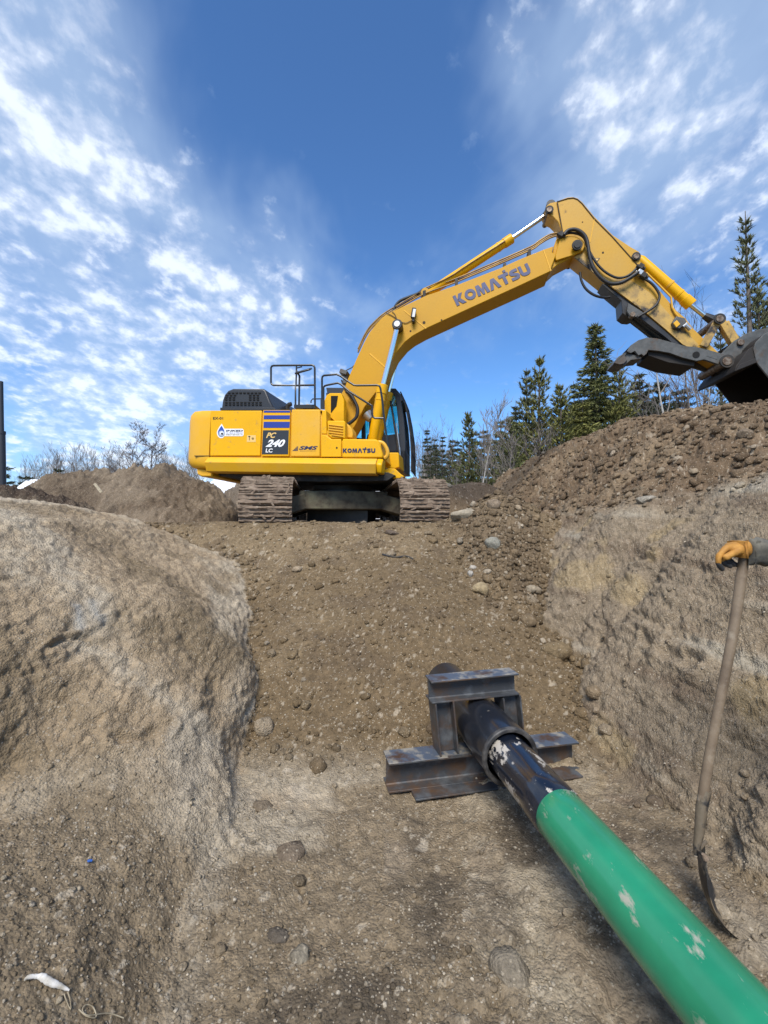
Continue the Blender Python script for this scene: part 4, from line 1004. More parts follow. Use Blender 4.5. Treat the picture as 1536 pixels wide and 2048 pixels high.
for y0, y1 in ((821, 825), (830.5, 838.3), (843.5, 855.5)):
    plate('blue_stripe', [(528 - (y0 - 820) * .03, y0), (580 - (y0 - 820) * .03, y0), (579.5 - (y0 - 820) * .03, y1), (527.5 - (y0 - 820) * .03, y1)], NS - .017, NS - .01, M['blue'], dB, 0)
plate('model_badge', [(526, 860.5), (577.5, 860.5), (576, 908.5), (523.5, 908.5)], NS - .017, NS - .01, M['panelblack'], dB, 0)
lt = NS - .021
text('PC', (532, 876), (552, 876), (533, 865), lt, M['cream'], dB, .03, .35)
text('240', (531, 894), (569, 894), (533, 879), lt, M['white'], dB, .04, .35)
text('LC', (531, 905), (545, 905), (531.5, 897), lt, M['white'], dB, .03, .1)
text('EX-01', (426, 839), (446, 839), (426, 834), NS - .004, M['black'], dA, .02)
text('SMS', (597.5, 899.5), (634, 899.5), (599, 892), NS - .004, M['navy'], dC, .035, .2)
text('EQUIPMENT', (600, 903), (633, 903), (600, 901), NS - .004, M['brownpipe'], dC)
for k in range(4):
    w_ = 2.5 + k * 2.6
    plate('logo_bar', [(595.5 - w_ + .6, 893 + k * 2.4), (596.2 - k * .1, 893 + k * 2.4), (596.2 - k * .3, 894.4 + k * 2.4), (595.0 - w_, 894.4 + k * 2.4)], NS - .004, NS, M['navy'], dC, 0)
# company sticker: water-drop emblem and name strip
drop = [(443.3, 847.5), (446.5, 853), (449.6, 859), (451, 866), (449.5, 871.5), (446, 875.5), (442.3, 876.5), (438, 875), (434.8, 871), (433.6, 865.5), (435.2, 860), (438.5, 854)]
stk = plate('company_sticker', drop, NS - .004, NS, M['white'], dA, 0)
plate('sticker_strip', [(449, 857.5), (485, 857.5), (487.2, 860), (487.2, 870), (485, 872.3), (449, 872.3)], NS - .0035, NS, M['white'], stk, 0)
def shrink(pts, k, dx_=0, dy_=0):
    cx = sum(p[0] for p in pts) / len(pts); cy = sum(p[1] for p in pts) / len(pts)
    return [(cx + (p[0] - cx) * k + dx_, cy + (p[1] - cy) * k + dy_) for p in pts]
M['dropblue'] = mat('emblem_blue', (.02, .07, .36), .4); M['dropgrey'] = mat('emblem_grey', (.33, .40, .50), .4)
plate('emblem', shrink(drop, .78), NS - .007, NS - .003, M['dropblue'], stk, 0)
circ = lambda cx, cy, r: [(cx + r * math.cos(a * math.pi / 8), cy + r * math.sin(a * math.pi / 8)) for a in range(16)]
plate('emblem', circ(443, 867, 6.0), NS - .010, NS - .006, M['dropgrey'], stk, 0)
plate('emblem', circ(443.4, 866.3, 3.6), NS - .013, NS - .009, M['white'], stk, 0)
plate('emblem', circ(443.9, 867.2, 2.1), NS - .016, NS - .012, M['black'], stk, 0)
text('INKED', (451.6, 863.2), (485.5, 863.2), (452.2, 859.6), NS - .007, M['navy'], stk, .03, .1)
text('OIL FIELD & PIPELINE', (451.6, 866.8), (485.2, 866.8), (451.6, 864.8), NS - .007, M['dropblue'], stk)
text('ENERGY SERVICES LTD', (451.6, 870.4), (485.2, 870.4), (451.6, 868.2), NS - .007, M['black'], stk)
gl_ = plate('caution_decal', [(494, 870.5), (511.5, 870.5), (511.5, 884), (493.5, 884)], NS - .003, NS, M['cream'], dA, 0)
plate('decal_mark', [(496.5, 872), (500.5, 872), (500.5, 874), (499.3, 874), (499.3, 880.5), (498.2, 880.5), (498.2, 874), (496.5, 874)], NS - .005, NS, M['black'], gl_, 0)
plate('decal_mark', [(p[0] * 1, p[1]) for p in circ(505.5, 877, 2.4)], NS - .005, NS, M['brownpipe'], gl_, 0)

# --- undercarriage (its tracks point a little to the right of the camera)
TY = R(7)
fx = Vector((math.sin(TY), -math.cos(TY), 0)); sx = Vector((math.cos(TY), math.sin(TY), 0))   # forward, sideways
U0 = Vector((XO.x + .02, XO.y, 0))
def toL(p): return XRi @ (p - XO)
def UP(f, s, z): return toL(U0 + fx * f + sx * s + Vector((0, 0, z)))
GT = 1.40; RT = .40; HALF = 1.88; GA = 1.24
def uprism(b, fz, s0, s1): b.loop_prism([UP(f, s0, z) for f, z in fz], [UP(f, s1, z) for f, z in fz])
def ubox(b, f0, f1, s0, s1, z0, z1): uprism(b, [(f0, z0), (f1, z0), (f1, z1), (f0, z1)], s0, s1)
b = MB()
c0 = UP(0, 0, 0)
def uvert(z0, z1, r, n=32): b.cyl(UP(0, 0, z0), UP(0, 0, z1), r, n)
uvert(2.16, 2.24, .70); uvert(2.24, 2.44, .60); uvert(2.40, 2.47, .74)
b.build('swing_bearing', M['black'], ex, .01)
b = MB()
ubox(b, -.98, .98, -.82, .82, 1.84, 2.18)
for s_ in (-1, 1):
    for f_ in (-1, 1):
        q = [UP(f_ * .45, s_ * .7, 1.84), UP(f_ * .98, s_ * .7, 1.84), UP(f_ * 1.25, s_ * 1.05, 1.72), UP(f_ * .65, s_ * 1.05, 1.72)]
        b.loop_prism(q, [p + (XRi @ Vector((0, 0, .30))) for p in q])
b.build('car_body', M['mudplate'], ex, .02)
b = MB(); b.box(UP(.2, 0, 1.72), (1.2, .9, .25)); b.build('belly_plate', M['black'], ex)
# one shoe, shared by all
def shoe_mesh(seed):
    r_ = np.random.default_rng(seed); b = MB(); W = .40; PI_ = .088
    sec = [(-PI_, 0), (-PI_, .022), (-.078, .026), (-.072, .052), (-.060, .052), (-.054, .026), (-.014, .024), (-.008, .050), (.006, .050), (.012, .024), (.050, .026), (.056, .052), (.068, .052), (.076, .024), (PI_, .016), (PI_, 0)]
    n_ = 22; rings = []
    for i in range(n_ + 1):
        s = -W + 2 * W * i / n_
        rings.append([Vector((s, a, h + (.0 if h < .01 else .014 * (r_.random() - .35)) + (.026 * max(0, math.sin(i * .55 + seed + a * 12)) if .02 < h < .03 else 0))) for a, h in sec])
    V = [p for q in rings for p in q]; k = len(sec)
    Fs = [(i * k + j, i * k + (j + 1) % k, (i + 1) * k + (j + 1) % k, (i + 1) * k + j) for i in range(n_) for j in range(k)]
    Fs += [tuple(range(k))[::-1], tuple(range(n_ * k, (n_ + 1) * k))]
    return mesh_from('shoe', V, Fs, M['mud'], 30)
shoes = [shoe_mesh(s) for s in (3, 4, 5)]
Lp = [('l', 2 * HALF), ('a', math.pi * RT), ('l', 2 * HALF), ('a', math.pi * RT)]
tot = sum(x[1] for x in Lp); NSH = int(round(tot / .18))
def path(t):
    t = t % tot; s = 2 * HALF
    zc = GT + RT + .05
    if t < s: return (-HALF + t, zc + RT + .03 * math.cos((t / s - .5) * math.pi) * -1, 0.0)
    t -= s
    if t < math.pi * RT:
        a = t / RT; return (HALF + RT * math.sin(a), zc + RT * math.cos(a), a)
    t -= math.pi * RT
    if t < s: return (HALF - t, zc - RT, math.pi)
    t -= s; a = t / RT
    return (-HALF - RT * math.sin(a), zc - RT * math.cos(a), math.pi + a)
Mroot = Matrix.Translation(XO) @ XR.to_4x4(); Mri = Mroot.inverted()
for side, gs in (('near', -GA), ('far', GA)):
    b = MB(); zc = GT + RT + .05
    uprism(b, [(-HALF + .25, zc - .22), (HALF - .25, zc - .22), (HALF - .1, zc + .05), (HALF - .45, zc + .24), (-HALF + .45, zc + .24), (-HALF + .1, zc + .05)], gs - .19, gs + .19)
    tr = b.build('crawler_track', M['blackmud_shade'], ex, .01)
    tag(tr, 'mud caked crawler track ' + ('under the counterweight end' if side == 'near' else 'on the cab side by the rubble'))
    for f_, nm, rad in ((HALF, 'idler_wheel', RT - .07), (-HALF, 'drive_sprocket', RT - .05)):
        b = MB(); b.cyl(UP(f_, gs - .14, zc), UP(f_, gs + .14, zc), rad, 26); b.cyl(UP(f_, gs - .24, zc), UP(f_, gs + .24, zc), rad * .45, 16); b.build(nm, M['blackmud_shade'], tr, .01)
    for k in range(7):
        f_ = -1.45 + k * .48; b = MB(); b.cyl(UP(f_, gs - .2, zc - RT + .14), UP(f_, gs + .2, zc - RT + .14), .12, 14); b.build('track_roller', M['blackmud_shade'], tr)
    for k in range(NSH):
        f_, z_, a = path(k * tot / NSH + (.05 if gs > 0 else 0))
        tang = fx * math.cos(a) - Vector((0, 0, 1)) * math.sin(a); nrm = fx * math.sin(a) + Vector((0, 0, 1)) * math.cos(a)
        Rm = Matrix((sx, tang, nrm)).transposed()
        if Rm.determinant() < 0: Rm = Matrix((-sx, tang, nrm)).transposed()
        pos = U0 + fx * f_ + sx * gs + Vector((0, 0, z_)) + nrm * .02
        o = link('shoe', shoes[k % 3]); o.parent = tr
        o.matrix_local = Mri @ (Matrix.Translation(pos) @ Rm.to_4x4())
    # dirt packed on top of the track
    b = MB()
    for k in range(26):
        f_ = random.uniform(-1.8, HALF + .2); s_ = gs + random.uniform(-.34, .34); rr_ = random.uniform(.03, .075)
        V, Fc_ = I1; b.add([UP(f_, s_, zc + RT + .05 + rr_ * .2) + Vector(v) * rr_ * random.uniform(.8, 1.2) for v in V], Fc_.tolist())
    for k in range(22):
        a = random.uniform(.1, 2.6); s_ = gs + random.uniform(-.39, .39); rr_ = random.uniform(.012, .04); rad = RT + .065
        c_ = UP(HALF + rad * math.sin(a), s_, zc + rad * math.cos(a)); q_ = Matrix.Rotation(random.uniform(0, 6), 3, 'Y')
        V, Fc_ = I1; b.add([c_ + q_ @ Vector((v[0] * rr_ * 2.4, v[1] * rr_ * .5, v[2] * rr_ * random.uniform(.6, 1.0))) for v in V], Fc_.tolist())
    tag(b.build('packed_mud', M['mud'], tr, 0, None), kind='stuff')
# ================================================================ PIPE, CASING, STEEL FRAME
def smear_mat(name, base, rough, smear, pos, scale=(8, 8, 3), coat=0, flecks=None):
    m = mat(name, base, rough, var=tuple(c * 1.25 for c in base), vscale=3, coat=coat)
    nt = m.node_tree; b = nt.nodes['Principled BSDF']; prev = b.inputs['Base Color'].links[0].from_socket
    t = nt.nodes.new('ShaderNodeTexCoord'); mpn = nt.nodes.new('ShaderNodeMapping'); mpn.inputs['Scale'].default_value = scale
    nt.links.new(t.outputs['Object'], mpn.inputs[0])
    n = nt.nodes.new('ShaderNodeTexNoise'); n.inputs['Scale'].default_value = 1; n.inputs['Detail'].default_value = 7; n.inputs['Roughness'].default_value = .68
    nt.links.new(mpn.outputs[0], n.inputs['Vector'])
    r = nt.nodes.new('ShaderNodeMapRange'); r.inputs[1].default_value, r.inputs[2].default_value = pos; r.inputs[4].default_value = .9
    nt.links.new(n.outputs[0], r.inputs[0])
    x = nt.nodes.new('ShaderNodeMix'); x.data_type = 'RGBA'; nt.links.new(r.outputs[0], x.inputs['Factor']); nt.links.new(prev, x.inputs['A']); x.inputs['B'].default_value = (*smear, 1)
    nt.links.new(x.outputs['Result'], b.inputs['Base Color'])
    rr = nt.nodes.new('ShaderNodeMapRange'); rr.inputs[3].default_value = rough; rr.inputs[4].default_value = .9; nt.links.new(r.outputs[0], rr.inputs[0]); nt.links.new(rr.outputs[0], b.inputs['Roughness'])
    return m
M['green'] = smear_mat('green_epoxy_coating', (.016, .205, .104), .27, (.36, .34, .28), (.60, .66), (12, 4.5, 12), coat=.25)
M['blackwrap'] = smear_mat('black_pipe_wrap', (.007, .010, .018), .2, (.50, .46, .40), (.575, .61), (10, 5.5, 10), coat=.5)
M['casing'] = smear_mat('black_casing_plastic', (.010, .012, .017), .33, (.25, .22, .18), (.64, .70), (7, 9, 7), coat=.5)
M['cutedge'] = mat('scuffed_casing_rim', (.022, .022, .023), .5, var=(.09, .085, .08), vscale=20)
def axis(Yv): return Vector((.768 - .162 * (Yv - 2.02), Yv, .281))
adir = (axis(3) - axis(2)).normalized()
arite = Vector((adir.y, -adir.x, 0)); aup = Vector((0, 0, 1))
def lathe(stations, n=64, closed=False):
    """stations: (Y along the pipe, radius)"""
    V, Fs = [], []
    for Yv, r_ in stations:
        c = axis(Yv)
        for k in range(n):
            a = 2 * math.pi * k / n; V.append(c + arite * math.cos(a) * r_ + aup * math.sin(a) * r_)
    m_ = len(stations)
    for i in range(m_ if closed else m_ - 1):
        for k in range(n):
            Fs.append((i * n + k, i * n + (k + 1) % n, ((i + 1) % m_) * n + (k + 1) % n, ((i + 1) % m_) * n + k))
    return V, Fs
def lobj(name, st_, m, parent=None, closed=False, smooth=40):
    b = MB(); b.add(*lathe(st_, closed=closed)); return b.build(name, m, parent, 0, smooth)
RP = .1135
pipe = tag(empty('pipeline', axis(2.0)), 'long green coated steel pipe with a black wrapped end entering the casing', 'pipe')
def rel(o, par):
    o.parent = par; o.matrix_parent_inverse = Matrix.Translation(-par.location); return o
rel(lobj('green_pipe', [(-2.6, RP - .004), (-2.6, RP)] + [(-2.6 + .3 * k, RP) for k in range(1, 16)] + [(2.006, RP), (2.012, RP - .003)], M['green']), pipe)
bw = rel(lobj('black_wrap', [(2.0, RP - .002), (2.010, RP + .0035), (2.14, RP + .004), (2.15, RP + .002), (2.3, RP + .002), (2.9, RP + .001), (3.5, RP)], M['blackwrap']), pipe)
cas = tag(empty('casing_pipe', axis(3.0)), 'fat black casing sleeve running through the steel frame into the soil', 'casing')
RC = .155
rel(lobj('casing_tube', [(2.50, RC - .017), (2.495, RC - .012), (2.495, RC - .003), (2.50, RC), (2.62, RC), (3.0, RC), (3.4, RC), (3.68, RC), (3.68, RC - .02), (3.0, RC - .02), (2.6, RC - .017)], M['casing'], closed=True, smooth=30), cas)
rel(lobj('casing_rim', [(2.520, RC + .001), (2.506, RC + .005), (2.494, RC + .004), (2.488, RC - .004), (2.494, RC - .020), (2.52, RC - .022)], M['cutedge'], closed=True, smooth=60), cas)

M['beam'] = mat('rusty_mill_steel', (.062, .066, .072), .5, .3, var=(.125, .072, .04), vscale=5, vpos=(.46, .66), var2=(.13, .14, .15), v2scale=9, v2pos=(.5, .7), bump=.0012, bscale=30)
M['beamtop'] = mat('toplit_dusty_flange', (.10, .125, .165), .42, .35, var=(.36, .33, .27), vscale=9, vpos=(.48, .6), var2=(.09, .05, .03), v2scale=5, v2pos=(.56, .66), bump=.001, bscale=30)  # upper faces paler and bluish: overhead light put into the colour, plus dust
def ibeam(name, p0, p1, h, w, t, upv, m, parent, mt=None):
    """I-section from p0 to p1 (centre of section)"""
    p0, p1 = Vector(p0), Vector(p1); d = (p1 - p0).normalized(); upv = (Vector(upv) - d * d.dot(Vector(upv))).normalized(); s = d.cross(upv).normalized()
    W, H, T = w / 2, h / 2, t
    r_ = .006
    sec = [(-W, -H), (W, -H), (W, -H + T), (T * .5 + r_, -H + T), (T * .5, -H + T + r_), (T * .5, H - T - r_), (T * .5 + r_, H - T), (W, H - T), (W, H), (-W, H), (-W, H - T), (-T * .5 - r_, H - T), (-T * .5, H - T - r_), (-T * .5, -H + T + r_), (-T * .5 - r_, -H + T), (-W, -H + T)]
    b = MB(); b.loop_prism([p0 + s * a + upv * c for a, c in sec], [p1 + s * a + upv * c for a, c in sec])
    o = b.build(name, m, parent, .0015, 30)
    if mt:
        o.data.materials.append(mt)
        for p in o.data.polygons:
            if abs(p.normal.dot(upv)) > .9 and (p.center - (p0 + p1) / 2).dot(upv) > H - T * .5: p.material_index = 1
    return o
cd_ = Vector((math.cos(R(12)), math.sin(R(12)), 0)); cn = Vector((-cd_.y, cd_.x, 0))
PC = axis(2.94); PC.z = 0
fr = tag(empty('clamp_assembly', (PC.x, PC.y, .04)), 'rusty welded steel frame of short beams clamped around the black casing', 'steel frame')
def fa(o): o.parent = fr; o.matrix_parent_inverse = Matrix.Translation(-fr.location); return o
L0 = PC - cd_ * .62; L1 = PC + cd_ * .66
fa(ibeam('cross_beam', Vector((L0.x, L0.y, .035)), Vector((L1.x, L1.y, .035)), .175, .165, .011, (0, 0, 1), M['beam'], None, M['beamtop']))
lean = Vector((-.03, 0, 0))
for sx_ in (-.232, .222):
    a = PC + cd_ * sx_; u = ibeam('upright', Vector((a.x, a.y, .1225)), Vector((a.x, a.y, .445)) + lean, .125, .145, .010, cd_, M['beam'], None); fa(u)
a = PC - cd_ * .315 + lean; c = PC + cd_ * .275 + lean
fa(ibeam('top_beam', Vector((a.x, a.y, .513)), Vector((c.x, c.y, .523)), .135, .135, .010, (0, 0, 1), M['beam'], None, M['beamtop']))
for sx_ in (-.16, .15):
    a = PC + cd_ * sx_; b = MB(); b.tube([Vector((a.x, a.y - .08, .127)) - cd_ * .07, Vector((a.x, a.y - .08, .127)) + cd_ * .07], .006, 6); fa(b.build('weld_bead', M['beam'], None))
# a second beam half buried underneath
bb = PC - cn * .10
s_beam = ibeam('steel_beam', Vector((bb.x, bb.y, -.115)) - cd_ * .48, Vector((bb.x, bb.y, -.105)) + cd_ * .62, .13, .15, .010, (0, 0, 1), M['beam'], None)
tag(s_beam, 'half buried rusty beam poking out beneath the frame\'s cross beam', 'steel beam')

# ================================================================ SHOVEL
M['wood'] = mat('weathered_wood', (.20, .15, .10), .6, var=(.12, .085, .055), vscale=9, vpos=(.4, .65), bump=.001, bscale=60, var2=(.27, .22, .16), v2scale=14, v2pos=(.55, .7))
M['shovelsteel'] = mat('muddy_shovel_steel', (.035, .037, .04), .5, .4, var=(.21, .17, .12), vscale=10, vpos=(.46, .56), bump=.002, bscale=40)
top_ = Vector((1.598, 2.0, 1.425)); bot_ = Vector((1.345, 1.94, .335)); neck = Vector((1.318, 1.93, .20))
shv = tag(empty('shovel', (1.33, 1.86, -.05)), 'long wooden handled round point shovel standing between pipe and right wall', 'shovel')
def sv(o): o.parent = shv; o.matrix_parent_inverse = Matrix.Translation(-shv.location); return o
b = MB(); P_ = [top_ + (bot_ - top_) * t for t in np.linspace(0, 1, 9)]
P_ = [p + Vector((.008 * math.sin(i * .7), 0, 0)) for i, p in enumerate(P_)]
b.tube(P_, [.019, .0215, .0205, .020, .0195, .0195, .0195, .020, .020], 14); sv(b.build('handle', M['wood'], None, 0, 50))
b = MB(); b.tube([bot_ + Vector((.02, .005, .09)), bot_ + Vector((0, 0, .02)), neck + Vector((.012, .005, .06)), neck + Vector((-.004, 0, .0)), neck + Vector((-.012, -.01, -.03))], [.0225, .0225, .019, .014, .011], 12); sv(b.build('socket', M['shovelsteel'], None, 0, 50))
# blade: a dished sheet, seen almost edge-on
bt = neck + Vector((-.010, -.012, -.01)); btip = Vector((1.40, 1.80, -.085))
bd = (btip - bt); bl = bd.length; bd.normalize(); bside = Vector((.42, .90, .12)); bside = (bside - bd * bside.dot(bd)).normalized(); bn_ = bd.cross(bside)
V, Fs = [], []; nu_, nv_ = 13, 9
def blade_pt(i, j, off):
    t = i / (nu_ - 1); w = .105 * (1 - max(0, (t - .55) / .45) ** 1.9) * min(1, .78 + t * 2.2) + .004; s = (j / (nv_ - 1) * 2 - 1)
    bend = -.05 * math.sin(t * math.pi) ; dish = .030 * (s * s) * (1 - .3 * t)
    return bt + bd * (t * bl) + bside * (s * w) + bn_ * (bend + dish + off)
for off in (0, .0035):
    V += [blade_pt(i, j, off) for i in range(nu_) for j in range(nv_)]
k0 = nu_ * nv_
for i in range(nu_ - 1):
    for j in range(nv_ - 1):
        q = [i * nv_ + j, i * nv_ + j + 1, (i + 1) * nv_ + j + 1, (i + 1) * nv_ + j]; Fs.append(tuple(q)); Fs.append(tuple(x + k0 for x in q[::-1]))
rim = [i * nv_ for i in range(nu_)] + [(nu_ - 1) * nv_ + j for j in range(1, nv_)] + [i * nv_ + nv_ - 1 for i in range(nu_ - 2, -1, -1)] + [j for j in range(nv_ - 2, 0, -1)]
for a_, b_ in zip(rim, rim[1:] + rim[:1]): Fs.append((a_, b_, b_ + k0, a_ + k0))
b = MB(); b.add(V, Fs); bl_ = sv(b.build('blade', M['shovelsteel'], None, 0, 60))
b = MB(); b.tube([blade_pt(0, 0, .006), blade_pt(0, 4, .002), blade_pt(0, 8, .006)], .007, 8); b.build('foot_step', M['shovelsteel'], bl_)
b = MB(); b.tube([blade_pt(0, 0, .0), blade_pt(0, 0, .0) + Vector((-.012, 0, .02))], [.012, .006], 8); b.build('mud_lump', M['mud'], bl_)

# ================================================================ PERSON holding the shovel (mostly beyond the frame)
def skin(name, nodes, edges, m, root=0, sub=2, parent=None, post=None):
    me = bpy.data.meshes.new(name); me.from_pydata([n_[0] for n_ in nodes], edges, []); o = bpy.data.objects.new(name, me); COL.objects.link(o)
    sk_ = o.modifiers.new('skin', 'SKIN'); sk_.use_smooth_shade = True
    for i, n_ in enumerate(nodes):
        r_ = n_[1]; d = me.skin_vertices[0].data[i]; d.radius = r_ if hasattr(r_, '__len__') else (r_, r_); d.use_root = (i == root)
    sb = o.modifiers.new('sub', 'SUBSURF'); sb.levels = sub; sb.render_levels = sub
    dg = bpy.context.evaluated_depsgraph_get(); m2 = bpy.data.meshes.new_from_object(o.evaluated_get(dg)); bpy.data.objects.remove(o)
    m2.name = name; m2.materials.clear(); m2.materials.append(m)
    if post: post(m2)
    m2.polygons.foreach_set('use_smooth', [True] * len(m2.polygons))
    return link(name, m2, parent)
def wrinkle(amp, scale, dirn=(1, 1, 1)):
    def f(me):
        V = np.array([v.co[:] for v in me.vertices], np.float64); N_ = np.array([v.normal[:] for v in me.vertices])
        d = fbm(V * np.array(dirn), scale, 3, 9) * amp; me.vertices.foreach_set('co', (V + N_ * d[:, None]).astype(np.float32).ravel()); me.update()
    return f
M['jacket'] = mat('muddy_work_jacket', (.115, .105, .082), .9, var=(.055, .055, .052), vscale=14, vpos=(.42, .6), bump=.004, bscale=22, var2=(.17, .155, .12), v2scale=9, v2pos=(.55, .7))
M['trouser'] = mat('dark_work_trousers', (.03, .032, .038), .9, var=(.07, .06, .045), vscale=8, bump=.003, bscale=30)
M['leather'] = mat('yellow_glove_leather', (.37, .17, .025), .75, var=(.36, .17, .04), vscale=30, vpos=(.45, .68), bump=.0015, bscale=90, var2=(.50, .25, .045), v2scale=16, v2pos=(.5, .7))
M['glovepalm'] = mat('dark_glove_grip', (.028, .029, .033), .7, var=(.05, .045, .04), vscale=40, bump=.001, bscale=120)
M['skinmat'] = mat('weathered_skin', (.50, .29, .20), .55); M['hardhat'] = mat('white_hard_hat', (.7, .7, .68), .35); M['boot'] = mat('muddy_boot_leather', (.06, .045, .03), .8)
M['hair'] = mat('short_brown_hair', (.04, .025, .015), .8); M['eye'] = mat('eye_white', (.7, .7, .7), .3)
pg = Vector((2.02, 1.36, ground_z(2.02, 1.36)))
per = tag(empty('person', pg), 'worker at the right edge in muddy jacket and yellow leather glove holding the shovel', 'person')
def pr_(o): o.parent = per; o.matrix_parent_inverse = Matrix.Translation(-per.location); return o
g0 = pg.z
def v3(*a): return Vector(a)
hipc = v3(2.04, 1.36, g0 + .93); chest = v3(2.02, 1.38, g0 + 1.28); neckp = v3(2.0, 1.40, g0 + 1.47)
shL = v3(1.86, 1.47, g0 + 1.40); shR = v3(2.18, 1.30, g0 + 1.40)
elL = v3(1.86, 1.75, g0 + 1.36); wrL = v3(1.665, 1.985, 1.452)
elR = v3(2.28, 1.32, g0 + 1.12); wrR = v3(2.20, 1.52, g0 + .98)
nodes = [(hipc, (.155, .12)), (v3(2.03, 1.37, g0 + 1.1), (.15, .115)), (chest, (.175, .125)), (neckp, .06), (v3(1.985, 1.42, g0 + 1.55), .055),
         (shL, .075), (elL, .055), (wrL, .045), (shR, .075), (elR, .052), (wrR, .035),
         (v3(1.95, 1.42, g0 + .86), .095), (v3(1.93, 1.46, g0 + .48), .065), (v3(1.93, 1.42, g0 + .09), .048),
         (v3(2.14, 1.31, g0 + .86), .095), (v3(2.18, 1.32, g0 + .48), .065), (v3(2.20, 1.26, g0 + .09), .048)]
ed = [(0, 1), (1, 2), (2, 3), (3, 4), (2, 5), (5, 6), (6, 7), (2, 8), (8, 9), (9, 10), (0, 11), (11, 12), (12, 13), (0, 14), (14, 15), (15, 16)]
body_ = pr_(skin('body', nodes, ed, M['jacket'], 0, 2, None, wrinkle(.010, 9)))
body_.data.materials.append(M['trouser'])
for p in body_.data.polygons: p.material_index = 1 if p.center.z < g0 + .92 else 0
# head with face, turned towards the shovel
hc = v3(1.975, 1.435, g0 + 1.66); look = (v3(1.45, 2.1, 1.0) - hc).normalized(); look.z *= .35; look.normalize(); hs2 = look.cross(Vector((0, 0, 1))).normalized(); hu = hs2.cross(look)
def hp(f, s, u): return hc + look * f + hs2 * s + hu * u
V = []
for v in I3[0]:
    x, y, z = v; f, s, u = x * .098, y * .076, z * .118
    if u < -.02: s *= 1 - .38 * min(1, (-u - .02) / .1); f *= 1 - .10 * min(1, (-u - .02) / .1)
    if f > .03 and abs(s) < .03 and -.045 < u < .02: f += .022 * (1 - abs(s) / .03) * (1 - abs(u + .02) / .045 if abs(u + .02) < .045 else 0)
    if f > .04 and abs(abs(s) - .032) < .02 and abs(u - .012) < .016: f -= .010
    V.append(hp(f, s, u))
b = MB(); b.add(V, I3[1].tolist()); head = pr_(b.build('head', M['skinmat'], None, 0, 180))
for s_ in (-1, 1):
    b = MB(); b.add([hp(.078, s_ * .032, .012) + Vector(v) * .012 for v in I2[0]], I2[1].tolist()); b.build('eye', M['eye'], head)
    b = MB(); b.add([hp(-.005 + v[0] * .018, s_ * (.078 + v[1] * .008), -.005 + v[2] * .032) for v in I2[0]], I2[1].tolist()); b.build('ear', M['skinmat'], head)
b = MB(); b.add([hp(.088 + v[0] * .006, v[1] * .024, -.058 + v[2] * .006) for v in I2[0]], I2[1].tolist()); b.build('mouth', mat('lips', (.35, .14, .11), .5), head)
b = MB(); b.add([hp(-.012 + v[0] * .096, v[1] * .082, .02 + v[2] * .105) for v in I3[0]], [f for f in I3[1].tolist() if min(I3[0][i][0] for i in f) < .35 and max(I3[0][i][2] for i in f) > -.55]); b.build('hair', M['hair'], head)
b = MB(); ht = [hp(v[0] * .135, v[1] * .112, .045 + max(v[2], 0) * .115) for v in I3[0]]; b.add(ht, I3[1].tolist()); b.tube([hp(.10 + .0, -.09, .047), hp(.16, 0, .04), hp(.10, .09, .047)], .008, 6); pr_(b.build('hard_hat', M['hardhat'], None, 0, 60))
for q in ((1.93, 1.42), (2.20, 1.26)):
    pr_(skin('boot', [(v3(q[0], q[1] - .02, g0 + .13), .055), (v3(q[0], q[1] - .03, g0 + .045), (.05, .045)), (v3(q[0] - .02, q[1] + .08, g0 + .042), (.05, .04)), (v3(q[0] - .04, q[1] + .17, g0 + .035), (.045, .032))], [(0, 1), (1, 2), (2, 3)], M['boot'], 1))
# right hand resting at the side (glove)
def glove(name, wrist, knuck, fingers, thumb, thick, m, mp_=None, bulk=1.0):
    nodes = [(wrist, thick * 1.02), (wrist + (knuck - wrist) * .35, (thick * 1.15, thick * .95)), (wrist + (knuck - wrist) * .8, (thick * 1.25, thick * .8))]; ed = [(0, 1), (1, 2)]
    for f in fingers:
        base = len(nodes); prev = 2
        for i, p in enumerate(f):
            nodes.append((p, (.0125 - .0012 * i) * bulk)); ed.append((prev, len(nodes) - 1)); prev = len(nodes) - 1
    base = len(nodes); prev = 1
    for i, p in enumerate(thumb): nodes.append((p, (.015 - .0015 * i) * bulk)); ed.append((prev, len(nodes) - 1)); prev = len(nodes) - 1
    o = skin(name, nodes, ed, m, 1, 2, None, wrinkle(.0018, 60)); return o
w_ = wrR; pr_(glove('glove', w_, w_ + v3(-.01, .07, -.06), [[w_ + v3(dx_, .085, -.085), w_ + v3(dx_ * 1.1, .085, -.115), w_ + v3(dx_ * 1.1, .070, -.135)] for dx_ in (-.04, -.018, .005, .027)], [w_ + v3(-.045, .05, -.04), w_ + v3(-.05, .08, -.07)], .027, M['leather']))
# left hand: draped over the end of the handle, fingers curling down in front
def H(x, y, Yv=1.97): return PW(x, y, Yv)
hw = H(1499, 1098, 1.985)
fingers = [
    [H(1452, 1096, 1.955), H(1437, 1112, 1.945), H(1436, 1127, 1.945), H(1446, 1141, 1.955)],
    [H(1454, 1097, 1.975), H(1441, 1112, 1.975), H(1447, 1127, 1.975), H(1464, 1134, 1.98)],
    [H(1456, 1098, 1.998), H(1446, 1112, 2.0), H(1458, 1126, 2.0), H(1472, 1131, 2.0)],
    [H(1459, 1099, 2.018), H(1452, 1112, 2.02), H(1464, 1125, 2.02), H(1480, 1134, 2.01)]]
gh = glove('glove', hw, H(1458, 1099, 1.985), fingers, [H(1476, 1102, 1.95), H(1462, 1109, 1.935), H(1447, 1117, 1.928)], .042, M['leather'], bulk=1.12)
gh.data.materials.append(M['glovepalm'])
dn = (PW(1450, 1150, 2) - PW(1450, 1090, 2)).normalized()
